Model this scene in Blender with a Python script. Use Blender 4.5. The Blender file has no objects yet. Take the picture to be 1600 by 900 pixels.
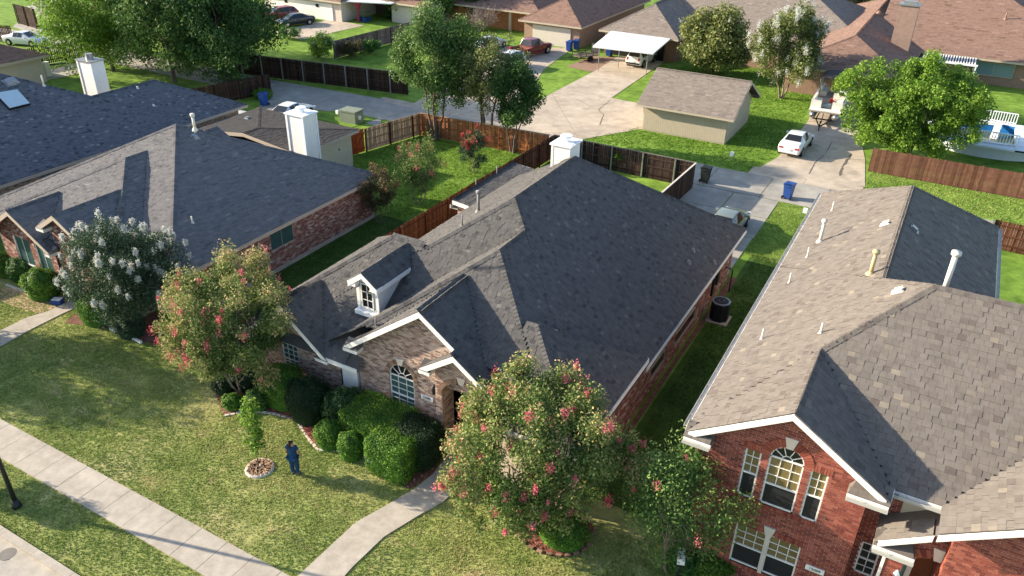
import bpy, math, random
import numpy as np
from mathutils import Vector, Matrix
rng = np.random.default_rng(7); random.seed(7)
S = bpy.context.scene
COL = S.collection
R = math.radians
# ------------------------------------------------------------ camera
H = 21.0
YAW, PIT, ROL, FPX = -0.502256609, 0.515104768, 0.0211168821, 1230.48941
cy_, sy_, cp_, sp_ = math.cos(YAW), math.sin(YAW), math.cos(PIT), math.sin(PIT)
fw = np.array([sy_*cp_, cy_*cp_, -sp_]); rt = np.array([cy_, -sy_, 0.0]); up = np.cross(rt, fw)
cr_, sr_ = math.cos(ROL), math.sin(ROL)
rt, up = cr_*rt+sr_*up, -sr_*rt+cr_*up
cd = bpy.data.cameras.new('camera'); cam = bpy.data.objects.new('camera', cd); COL.objects.link(cam)
cam.matrix_world = Matrix(((rt[0], up[0], -fw[0], 0), (rt[1], up[1], -fw[1], 0), (rt[2], up[2], -fw[2], H), (0, 0, 0, 1)))
cd.sensor_width = 36; cd.lens = FPX/1600*36; cd.clip_end = 3000; cd.clip_start = 0.5
S.camera = cam
def P(u, v, z=0.0):
    d = rt*(u-800)/FPX - up*(v-450)/FPX + fw
    t = (z-H)/d[2]
    return np.array([d[0]*t, d[1]*t, z])
# ------------------------------------------------------------ world and sun
SUN_EL, SUN_AZ = R(21), R(15)          # light travels towards +x, +y*tan(15)
w = bpy.data.worlds.new('World'); S.world = w; w.use_nodes = True
nt = w.node_tree; sky = nt.nodes.new('ShaderNodeTexSky'); sky.sky_type = 'NISHITA'; sky.sun_disc = False
sky.sun_elevation = SUN_EL; sky.sun_rotation = R(270)-SUN_AZ
sky.air_density = 1.0; sky.dust_density = 1.0
nt.links.new(sky.outputs[0], nt.nodes['Background'].inputs[0]); nt.nodes['Background'].inputs[1].default_value = 0.125
sd = bpy.data.lights.new('sun', 'SUN'); sd.energy = 5.0; sd.angle = R(0.6); sd.color = (1.0, 0.87, 0.67)
sun = bpy.data.objects.new('sun', sd); COL.objects.link(sun); sun.location = (-80, -20, 60)
sdir = Vector((math.cos(SUN_EL)*math.cos(SUN_AZ), math.cos(SUN_EL)*math.sin(SUN_AZ), -math.sin(SUN_EL)))
sun.rotation_euler = sdir.to_track_quat('-Z', 'Y').to_euler()
S.view_settings.view_transform = 'Standard'; S.view_settings.look = 'None'
S.view_settings.exposure = 1.3; S.view_settings.gamma = 1
# ------------------------------------------------------------ materials
MATS = {}
def mk(name, cols, rough=0.85, attr=False, nscale=0.0, namp=0.25, bump=0.0, bscale=40.0, metal=0.0, trans=0.0, spec=0.3, n2=0.0, n2cols=None, coat=0.0):
    """cols: list of (pos,(r,g,b)). attr: ramp driven by the per-face 'rnd' attribute, else by noise / constant."""
    m = bpy.data.materials.new(name); m.use_nodes = True; t = m.node_tree; N = t.nodes; L = t.links
    b = N['Principled BSDF']; b.inputs['Roughness'].default_value = rough; b.inputs['Metallic'].default_value = metal
    b.inputs['Specular IOR Level'].default_value = spec
    if coat: b.inputs['Coat Weight'].default_value = coat; b.inputs['Coat Roughness'].default_value = 0.05
    geo = N.new('ShaderNodeNewGeometry')
    def noise(sc, det=4, rg=0.6):
        n = N.new('ShaderNodeTexNoise'); n.inputs['Scale'].default_value = sc; n.inputs['Detail'].default_value = det
        n.inputs['Roughness'].default_value = rg; L.new(geo.outputs['Position'], n.inputs['Vector']); return n
    if isinstance(cols, tuple): cols = [(0, cols)]
    if attr or (nscale and len(cols) > 1):
        r = N.new('ShaderNodeValToRGB'); e = r.color_ramp.elements
        while len(e) < len(cols): e.new(0.5)
        for i, (p_, c) in enumerate(cols): e[i].position = p_; e[i].color = (*c, 1)
        if attr:
            a = N.new('ShaderNodeAttribute'); a.attribute_name = 'rnd'; L.new(a.outputs['Fac'], r.inputs[0])
        else: L.new(noise(nscale).outputs['Fac'], r.inputs[0])
        col = r.outputs[0]
    else:
        rgb = N.new('ShaderNodeRGB'); rgb.outputs[0].default_value = (*cols[0][1], 1); col = rgb.outputs[0]
    if n2cols is not None:
        mx = N.new('ShaderNodeMixRGB'); nn = noise(n2, 5, 0.65); rr = N.new('ShaderNodeValToRGB')
        rr.color_ramp.elements[0].position = n2cols[0]; rr.color_ramp.elements[1].position = n2cols[1]
        L.new(nn.outputs['Fac'], rr.inputs[0]); L.new(rr.outputs[0], mx.inputs[0]); L.new(col, mx.inputs[1])
        mx.inputs[2].default_value = (*n2cols[2], 1); col = mx.outputs[0]
    if namp:
        nn = noise(nscale*4 if nscale else 3.0, 6, 0.7); mr = N.new('ShaderNodeMapRange')
        mr.inputs[1].default_value = 0.3; mr.inputs[2].default_value = 0.7; mr.inputs[3].default_value = 1-namp; mr.inputs[4].default_value = 1+namp
        L.new(nn.outputs['Fac'], mr.inputs[0])
        vm = N.new('ShaderNodeVectorMath'); vm.operation = 'SCALE'; L.new(col, vm.inputs[0]); L.new(mr.outputs[0], vm.inputs['Scale']); col = vm.outputs[0]
    L.new(col, b.inputs['Base Color'])
    if bump:
        bp = N.new('ShaderNodeBump'); bp.inputs['Strength'].default_value = bump; bp.inputs['Distance'].default_value = 0.03
        L.new(noise(bscale, 6, 0.7).outputs['Fac'], bp.inputs['Height']); L.new(bp.outputs[0], b.inputs['Normal'])
    if trans:
        tr = N.new('ShaderNodeBsdfTranslucent'); L.new(col, tr.inputs[0]); ms = N.new('ShaderNodeMixShader'); ms.inputs[0].default_value = trans
        L.new(b.outputs[0], ms.inputs[1]); L.new(tr.outputs[0], ms.inputs[2]); L.new(ms.outputs[0], N['Material Output'].inputs['Surface'])
    MATS[name] = m; return m
def g(*a): return a
GRASS = [(0.28, (0.13, 0.17, 0.048)), (0.5, (0.25, 0.28, 0.09)), (0.72, (0.38, 0.34, 0.16))]
M = MATS
mk('grass', GRASS, 0.95, nscale=0.35, namp=0.35, bump=0.6, bscale=18, n2=1.3, n2cols=(0.56, 0.72, (0.40, 0.30, 0.17)), spec=0.1)
mk('grass_green', [(0.3, (0.09, 0.17, 0.022)), (0.7, (0.20, 0.31, 0.05))], 0.95, nscale=0.3, namp=0.3, bump=0.6, bscale=14, spec=0.1)
mk('blade', [(0, (0.12, 0.20, 0.04)), (0.45, (0.29, 0.37, 0.095)), (0.74, (0.48, 0.46, 0.18)), (1, (0.66, 0.53, 0.32))], 0.8, attr=True, namp=0, trans=0.3, spec=0.15)
mk('blade_green', [(0, (0.08, 0.17, 0.02)), (0.6, (0.20, 0.33, 0.045)), (1, (0.33, 0.40, 0.09))], 0.8, attr=True, namp=0, trans=0.3, spec=0.15)
mk('grass_shade', [(0.3, (0.035, 0.075, 0.014)), (0.7, (0.075, 0.125, 0.026))], 0.95, nscale=0.3, namp=0.3, bump=0.6, bscale=14, spec=0.1)  # dark turf colour, shade beside the houses painted in
mk('blade_shade', [(0, (0.03, 0.07, 0.012)), (0.6, (0.075, 0.14, 0.025)), (1, (0.14, 0.18, 0.05))], 0.8, attr=True, namp=0, trans=0.3, spec=0.15)  # blade colour darkened to carry the same shade
mk('walk', [(0.3, (0.35, 0.31, 0.26)), (0.7, (0.44, 0.395, 0.335))], 0.9, nscale=0.8, namp=0.12, bump=0.15, bscale=60)
mk('alley', [(0.3, (0.25, 0.235, 0.21)), (0.7, (0.37, 0.345, 0.305))], 0.9, nscale=0.25, namp=0.15, bump=0.2, bscale=30)
mk('drive', [(0.3, (0.36, 0.30, 0.24)), (0.7, (0.50, 0.42, 0.335))], 0.9, nscale=0.3, namp=0.12, bump=0.2, bscale=30, n2=0.5, n2cols=(0.55, 0.75, (0.27, 0.23, 0.19)))
mk('road', [(0.3, (0.33, 0.30, 0.265)), (0.7, (0.43, 0.39, 0.34))], 0.9, nscale=0.5, namp=0.15, bump=0.25, bscale=40)
mk('crack', (0.13, 0.11, 0.09), 1.0)
mk('soil', [(0.3, (0.12, 0.055, 0.04)), (0.7, (0.23, 0.11, 0.08))], 1.0, nscale=3, namp=0.4, bump=0.8, bscale=40)
mk('mulch', [(0, (0.16, 0.035, 0.025)), (0.6, (0.30, 0.085, 0.06)), (1, (0.42, 0.17, 0.12))], 0.95, attr=True, namp=0.2)
mk('mulch_tan', [(0, (0.25, 0.13, 0.07)), (1, (0.55, 0.38, 0.25))], 0.95, attr=True, namp=0.2)
def shingle(name, a, b_, c): mk(name, [(0, a), (0.55, b_), (0.86, b_), (1, c)], 0.95, attr=True, nscale=0, namp=0.16, bump=0.35, bscale=130, spec=0.15)
shingle('sh_charcoal', (0.062, 0.060, 0.062), (0.108, 0.103, 0.101), (0.16, 0.150, 0.14))
shingle('sh_slate', (0.10, 0.10, 0.108), (0.152, 0.147, 0.150), (0.20, 0.19, 0.188))
shingle('sh_shade', (0.040, 0.038, 0.040), (0.060, 0.057, 0.058), (0.08, 0.076, 0.075))  # darker shingles, shadow on the rear wing put into the colour
shingle('sh_blue', (0.055, 0.060, 0.075), (0.125, 0.130, 0.150), (0.24, 0.24, 0.25))
shingle('sh_wood', (0.120, 0.100, 0.092), (0.165, 0.146, 0.131), (0.235, 0.204, 0.165))
shingle('sh_brown', (0.15, 0.092, 0.072), (0.23, 0.145, 0.115), (0.29, 0.185, 0.15))
shingle('sh_taupe', (0.16, 0.135, 0.12), (0.225, 0.19, 0.165), (0.27, 0.23, 0.20))
mk('brick_red', [(0, (0.17, 0.040, 0.028)), (0.5, (0.26, 0.068, 0.045)), (1, (0.34, 0.11, 0.075))], 0.9, attr=True, namp=0.15, bump=0.3, bscale=120)
mk('brick_tan', [(0, (0.15, 0.095, 0.085)), (0.2, (0.29, 0.19, 0.155)), (0.6, (0.45, 0.325, 0.265)), (1, (0.55, 0.43, 0.36))], 0.9, attr=True, namp=0.15, bump=0.3, bscale=120)
mk('brick_mix', [(0, (0.14, 0.045, 0.035)), (0.4, (0.25, 0.10, 0.075)), (0.8, (0.36, 0.20, 0.16)), (1, (0.50, 0.42, 0.36))], 0.9, attr=True, namp=0.15, bump=0.3, bscale=120)
mk('brick_brown', [(0, (0.16, 0.09, 0.06)), (1, (0.33, 0.22, 0.16))], 0.9, attr=True, namp=0.15)
mk('mortar', (0.62, 0.53, 0.47), 0.95, namp=0.15); mk('mortar_tan', (0.52, 0.42, 0.34), 0.95, namp=0.15)
mk('white', (0.78, 0.76, 0.73), 0.55, namp=0.06); mk('white_metal', (0.80, 0.82, 0.84), 0.35, namp=0.04)
mk('cream', (0.50, 0.44, 0.34), 0.8, namp=0.08, bump=0.1, bscale=30); mk('beige', (0.46, 0.39, 0.30), 0.8, namp=0.06)
mk('soffit', (0.55, 0.50, 0.44), 0.8, namp=0.05); mk('trim_tan', (0.46, 0.38, 0.31), 0.7, namp=0.06)
mk('glass_dark', (0.015, 0.017, 0.018), 0.08, namp=0, spec=0.6); mk('gutter_grey', (0.42, 0.41, 0.39), 0.45, namp=0.05)
mk('glass_teal', (0.050, 0.105, 0.105), 0.12, namp=0.1, spec=0.6)
mk('glass_blind', [(0.3, (0.14, 0.10, 0.04)), (0.7, (0.22, 0.17, 0.08))], 0.15, nscale=2, namp=0.1, spec=0.6)
mk('glass_sky', (0.16, 0.24, 0.27), 0.08, namp=0.05, spec=0.7); mk('skylight_glass', (0.45, 0.56, 0.62), 0.25, namp=0.05)
mk('screen', (0.022, 0.022, 0.025), 0.5, namp=0.1)
mk('stone', (0.58, 0.52, 0.46), 0.85, namp=0.08)
mk('dark', (0.012, 0.012, 0.013), 0.9, namp=0); mk('black_metal', (0.02, 0.021, 0.024), 0.45, namp=0.1); mk('rubber', (0.015, 0.015, 0.016), 0.85, namp=0)
mk('galv', (0.35, 0.36, 0.37), 0.4, metal=0.7, namp=0.1); mk('chrome', (0.6, 0.6, 0.62), 0.2, metal=0.9, namp=0)
mk('pipe_white', (0.66, 0.62, 0.55), 0.6, namp=0.05); mk('pipe_tan', (0.46, 0.36, 0.20), 0.6, namp=0.05); mk('pipe_grey', (0.24, 0.23, 0.22), 0.7)
mk('door_brown', (0.13, 0.035, 0.018), 0.4, namp=0.15)
def wood(name, a, b_, c): mk(name, [(0, a), (0.5, b_), (1, c)], 0.9, attr=True, namp=0.25, bump=0.4, bscale=25, spec=0.15)
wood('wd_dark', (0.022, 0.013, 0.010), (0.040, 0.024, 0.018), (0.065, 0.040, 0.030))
wood('wd_brown', (0.055, 0.020, 0.011), (0.095, 0.038, 0.020), (0.15, 0.062, 0.032))
wood('wd_orange', (0.228, 0.084, 0.031), (0.324, 0.126, 0.050), (0.408, 0.180, 0.078))
wood('wd_tan', (0.300, 0.186, 0.114), (0.432, 0.282, 0.180), (0.528, 0.360, 0.240))
wood('wd_red', (0.30, 0.055, 0.016), (0.36, 0.075, 0.022), (0.40, 0.10, 0.035))
wood('wd_grey', (0.075, 0.058, 0.050), (0.12, 0.095, 0.082), (0.17, 0.14, 0.12))
wood('wd_redbrown', (0.11, 0.048, 0.032), (0.16, 0.072, 0.048), (0.21, 0.10, 0.068))
mk('bark', [(0.3, (0.085, 0.065, 0.052)), (0.7, (0.20, 0.165, 0.14))], 0.95, nscale=4, namp=0.25, bump=0.6, bscale=20)
mk('bark_pale', [(0.3, (0.16, 0.115, 0.09)), (0.7, (0.32, 0.25, 0.20))], 0.95, nscale=4, namp=0.25, bump=0.6, bscale=20)
def leaf(name, cs, trans=0.28, rough=0.6): mk(name, cs, rough, attr=True, namp=0.0, trans=trans, spec=0.25)
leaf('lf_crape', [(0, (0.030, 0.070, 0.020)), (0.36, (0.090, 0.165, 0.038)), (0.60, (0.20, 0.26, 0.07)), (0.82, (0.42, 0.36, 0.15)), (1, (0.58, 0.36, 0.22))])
leaf('lf_cool', [(0, (0.020, 0.046, 0.023)), (0.6, (0.058, 0.104, 0.052)), (1, (0.145, 0.203, 0.109))])
leaf('lf_hedge', [(0, (0.040, 0.115, 0.018)), (0.5, (0.13, 0.27, 0.030)), (1, (0.36, 0.47, 0.06))])
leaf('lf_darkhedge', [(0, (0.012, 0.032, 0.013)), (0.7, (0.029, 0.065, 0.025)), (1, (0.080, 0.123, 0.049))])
leaf('lf_holly', [(0, (0.017, 0.051, 0.014)), (0.6, (0.046, 0.109, 0.029)), (1, (0.189, 0.246, 0.087))], 0.2, 0.4)
leaf('lf_lime', [(0, (0.06, 0.13, 0.02)), (0.6, (0.15, 0.27, 0.035)), (1, (0.30, 0.40, 0.07))], 0.35)
leaf('lf_bright', [(0, (0.044, 0.108, 0.014)), (0.5, (0.141, 0.259, 0.030)), (1, (0.316, 0.451, 0.059))], 0.35)
leaf('lf_mid', [(0, (0.036, 0.091, 0.024)), (0.5, (0.098, 0.183, 0.045)), (1, (0.253, 0.335, 0.091))])
leaf('lf_green', [(0, (0.026, 0.085, 0.018)), (0.5, (0.075, 0.179, 0.038)), (1, (0.226, 0.339, 0.085))])
leaf('lf_olive', [(0, (0.053, 0.085, 0.030)), (0.5, (0.160, 0.198, 0.056)), (1, (0.377, 0.348, 0.142))])
leaf('lf_deep', [(0, (0.022, 0.060, 0.018)), (0.55, (0.056, 0.125, 0.030)), (1, (0.160, 0.255, 0.056))])
leaf('lf_rust', [(0, (0.029, 0.052, 0.023)), (0.5, (0.087, 0.087, 0.036)), (0.8, (0.246, 0.138, 0.065)), (1, (0.319, 0.145, 0.072))])
leaf('fl_pink', [(0, (0.50, 0.075, 0.12)), (0.6, (0.66, 0.15, 0.19)), (1, (0.75, 0.30, 0.28))], 0.3)
leaf('fl_hot', [(0, (0.55, 0.06, 0.13)), (1, (0.75, 0.24, 0.28))], 0.3)
leaf('fl_red', [(0, (0.42, 0.03, 0.035)), (1, (0.60, 0.10, 0.09))], 0.3)
leaf('fl_white', [(0, (0.50, 0.52, 0.50)), (0.7, (0.66, 0.67, 0.62)), (1, (0.72, 0.62, 0.45))], 0.3)
mk('twig', (0.27, 0.21, 0.19), 0.9, namp=0.2)
# ------------------------------------------------------------ mesh helpers
def mesh_np(name, V, F, rnd=None, smooth=False):
    V = np.asarray(V, np.float32).reshape(-1, 3); F = np.asarray(F, np.int32); k = F.shape[1]; n = len(F)
    me = bpy.data.meshes.new(name); me.vertices.add(len(V)); me.vertices.foreach_set('co', V.ravel())
    me.loops.add(n*k); me.loops.foreach_set('vertex_index', F.ravel()); me.polygons.add(n)
    me.polygons.foreach_set('loop_start', np.arange(0, n*k, k, dtype=np.int32)); me.polygons.foreach_set('loop_total', np.full(n, k, np.int32))
    me.update(calc_edges=True)
    if rnd is not None:
        a = me.attributes.new('rnd', 'FLOAT', 'FACE'); a.data.foreach_set('value', np.asarray(rnd, np.float32))
    me.polygons.foreach_set('use_smooth', np.full(n, smooth))
    return me
class MB:
    def __init__(s): s.v = []; s.f = []; s.r = []
    def add(s, vs, fs, r=None):
        o = len(s.v); s.v += [tuple(map(float, p)) for p in vs]; s.f += [tuple(i+o for i in f) for f in fs]
        r = random.random() if r is None else r; s.r += [r]*len(fs); return s
    def box(s, c, d, rz=0.0, r=None, M3=None):
        x, y, z = d[0]/2, d[1]/2, d[2]/2
        p = np.array([(-x, -y, -z), (x, -y, -z), (x, y, -z), (-x, y, -z), (-x, -y, z), (x, -y, z), (x, y, z), (-x, y, z)])
        if M3 is not None: p = p @ np.array(M3).T
        elif rz: a, b = math.cos(rz), math.sin(rz); p = np.stack([p[:, 0]*a-p[:, 1]*b, p[:, 0]*b+p[:, 1]*a, p[:, 2]], 1)
        return s.add(p+np.array(c), [(0, 3, 2, 1), (4, 5, 6, 7), (0, 1, 5, 4), (1, 2, 6, 5), (2, 3, 7, 6), (3, 0, 4, 7)], r)
    def bb(s, x0, x1, y0, y1, z0, z1, r=None): return s.box(((x0+x1)/2, (y0+y1)/2, (z0+z1)/2), (x1-x0, y1-y0, z1-z0), 0, r)
    def beam(s, a, b, wd, ht, r=None, upv=(0, 0, 1)):
        a = np.array(a, float); b = np.array(b, float); d = b-a; L = np.linalg.norm(d); d = d/L; u = np.array(upv, float)
        sd_ = np.cross(d, u); n_ = np.linalg.norm(sd_)
        if n_ < 1e-4: sd_ = np.cross(d, (1, 0, 0)); n_ = np.linalg.norm(sd_)
        sd_ /= n_; u = np.cross(sd_, d)
        return s.box((a+b)/2, (L, wd, ht), 0, r, np.stack([d, sd_, u], 1))
    def prism(s, pts, vec, r=None):
        pts = np.array(pts, float); n = len(pts); q = pts+np.array(vec, float)
        return s.add(list(pts)+list(q), [tuple(range(n))[::-1], tuple(range(n, 2*n))]+[(i, (i+1) % n, n+(i+1) % n, n+i) for i in range(n)], r)
    def tube(s, path, rad, n=8, caps=True, r=None):
        path = [np.array(p, float) for p in path]; m = len(path)
        rad = [rad]*m if np.isscalar(rad) else rad; vs = []
        for i, p in enumerate(path):
            d = path[min(i+1, m-1)]-path[max(i-1, 0)]; d = d/(np.linalg.norm(d)+1e-9)
            a = np.cross(d, (0, 0, 1) if abs(d[2]) < 0.9 else (1, 0, 0)); a /= np.linalg.norm(a); b = np.cross(d, a)
            vs += [p+rad[i]*(math.cos(t)*a+math.sin(t)*b) for t in [2*math.pi*k/n for k in range(n)]]
        fs = [(i*n+k, i*n+(k+1) % n, (i+1)*n+(k+1) % n, (i+1)*n+k) for i in range(m-1) for k in range(n)]
        if caps: fs += [tuple(range(n))[::-1], tuple(range((m-1)*n, m*n))]
        return s.add(vs, fs, r)
    def mesh(s, name='m', smooth=False):
        me = bpy.data.meshes.new(name); me.from_pydata(s.v, [], s.f); me.update()
        a = me.attributes.new('rnd', 'FLOAT', 'FACE'); a.data.foreach_set('value', np.array(s.r, np.float32))
        if smooth: me.polygons.foreach_set('use_smooth', np.ones(len(s.f), bool))
        return me
def tag(o, label=None, cat=None, group=None, kind=None):
    if label: o['label'] = label
    if cat: o['category'] = cat
    if group: o['group'] = group
    if kind: o['kind'] = kind
    return o
def link(name, me, mat=None, parent=None, kind=None):
    o = bpy.data.objects.new(name, me); COL.objects.link(o)
    if mat is not None and me is not None and not me.materials: me.materials.append(M[mat] if isinstance(mat, str) else mat)
    if parent is not None:
        o.parent = parent
        if parent.get('_w'): o.location = -parent.location
    if kind: o['kind'] = kind
    return o
def part(name, mb, mat, parent=None, smooth=False, kind=None): return link(name, mb.mesh(name, smooth), mat, parent, kind)
def thing(name, label, cat, loc=(0, 0, 0), rz=0.0, group=None, world=False):
    o = bpy.data.objects.new(name, None); COL.objects.link(o); o.location = [float(c) for c in loc]; o.rotation_euler[2] = rz; o.empty_display_size = 0.3
    if world: o['_w'] = 1
    return tag(o, label, cat, group)
def single(name, mb, mat, label, cat, loc=(0, 0, 0), group=None, smooth=False, rz=0):
    o = link(name, mb.mesh(name, smooth), mat); o.location = [float(c) for c in loc]; o.rotation_euler[2] = rz; return tag(o, label, cat, group)
def structure(name, mb, mat): return link(name, mb.mesh(name), mat, kind='structure')
def copy_tree(o, parent=None):
    c = o.copy(); COL.objects.link(c)
    if parent is not None: c.parent = parent
    for ch in list(o.children): copy_tree(ch, c)
    return c
def inpoly(x, y, poly):
    c = np.zeros(np.shape(x), bool); n = len(poly)
    for i in range(n):
        x1, y1 = poly[i][:2]; x2, y2 = poly[(i+1) % n][:2]
        k = ((y1 > y) != (y2 > y)); xs = (x2-x1)*(y-y1)/((y2-y1) if y2 != y1 else 1e-9)+x1
        c ^= k & (x < xs)
    return c
# boxes as arrays: O origin, A,B,N edge vectors (n,3)
def boxes(O, A, B, Nn, rnd, bottom=False):
    n = len(O); V = np.stack([O, O+A, O+A+B, O+B, O+Nn, O+A+Nn, O+A+B+Nn, O+B+Nn], 1)
    f = [(4, 5, 6, 7), (0, 1, 5, 4), (1, 2, 6, 5), (2, 3, 7, 6), (3, 0, 4, 7)]+([(0, 3, 2, 1)] if bottom else [])
    f = np.array(f); F = (np.arange(n)*8)[:, None, None]+f[None]
    return V.reshape(-1, 3), F.reshape(-1, 4), np.repeat(rnd, len(f))
UNIT = {}
def unit_box(mat, k):
    if (mat, k) not in UNIT:
        V, F, r_ = boxes(np.zeros((1, 3)), np.array([[1., 0, 0]]), np.array([[0, 1., 0]]), np.array([[0, 0, 1.]]), np.array([(k+0.5)/10]), True)
        me = mesh_np('piece', V, F, r_); me.materials.append(M[mat]); UNIT[(mat, k)] = me
    return UNIT[(mat, k)]
def pieces(name, O, A, B, Nn, rnd, mat, parent, nparts=0, stuffname=None):
    """the nparts pieces nearest the camera become objects; the rest one joined mesh"""
    O, A, B, Nn, rnd = map(np.asarray, (O, A, B, Nn, rnd))
    if len(O) == 0: return
    order = np.argsort(np.linalg.norm(O-np.array([0, 0, H]), axis=1))
    first, rest = order[:nparts], order[nparts:]
    off = Matrix.Translation([-c for c in parent.location]) if parent.get('_w') else Matrix.Identity(4)
    for i in first:
        o = bpy.data.objects.new(name, unit_box(mat, int(min(9, rnd[i]*10)))); COL.objects.link(o); o.parent = parent
        o.matrix_local = off @ Matrix(((A[i][0], B[i][0], Nn[i][0], O[i][0]), (A[i][1], B[i][1], Nn[i][1], O[i][1]), (A[i][2], B[i][2], Nn[i][2], O[i][2]), (0, 0, 0, 1)))
    if len(rest):
        V, F, r_ = boxes(O[rest], A[rest], B[rest], Nn[rest], rnd[rest])
        link(stuffname or name+'s', mesh_np(name, V, F, r_), mat, parent, 'stuff')
# ------------------------------------------------------------ roofs: each solid is a hip / gable volume over a rectangle
class Sol:
    def __init__(s, x0, x1, y0, y1, nofas='', **sides): s.r = (x0, x1, y0, y1); s.s = sides; s.nf = nofas
    def hs(s, side, x, y):
        k, z = s.s[side]; x0, x1, y0, y1 = s.r
        return z+k*{'L': x-x0, 'R': x1-x, 'F': y-y0, 'B': y1-y}[side]
    def h(s, x, y): return np.min(np.stack([s.hs(q, x, y) for q in s.s]), 0)
    def inside(s, x, y, e=0.0): x0, x1, y0, y1 = s.r; return (x > x0-e) & (x < x1+e) & (y > y0-e) & (y < y1+e)
    def poly(s, side):
        x0, x1, y0, y1 = s.r; P_ = [(x0, y0), (x1, y0), (x1, y1), (x0, y1)]
        for q in s.s:
            if q == side: continue
            f = lambda p: s.hs(q, p[0], p[1])-s.hs(side, p[0], p[1]); out = []
            for i in range(len(P_)):
                a, b = P_[i], P_[(i+1) % len(P_)]; fa, fb = f(a), f(b)
                if fa >= 0: out.append(a)
                if (fa >= 0) != (fb >= 0) and abs(fa-fb) > 1e-9:
                    t = fa/(fa-fb); out.append((a[0]+t*(b[0]-a[0]), a[1]+t*(b[1]-a[1])))
            P_ = out
            if len(P_) < 3: return []
        res = []
        for p in P_:
            if not res or abs(p[0]-res[-1][0])+abs(p[1]-res[-1][1]) > 1e-4: res.append(p)
        return res
GR = {'L': (1, 0), 'R': (-1, 0), 'F': (0, 1), 'B': (0, -1)}
def hidden(sols, i, x, y, z, eps=0.015):
    hid = np.zeros(np.shape(x), bool)
    for j, t in enumerate(sols):
        if j == i: continue
        d = t.h(x, y)-z; ins = t.inside(x, y)
        hid |= ins & ((d > eps) | ((np.abs(d) <= eps) & (j < i)))
    return hid
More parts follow.
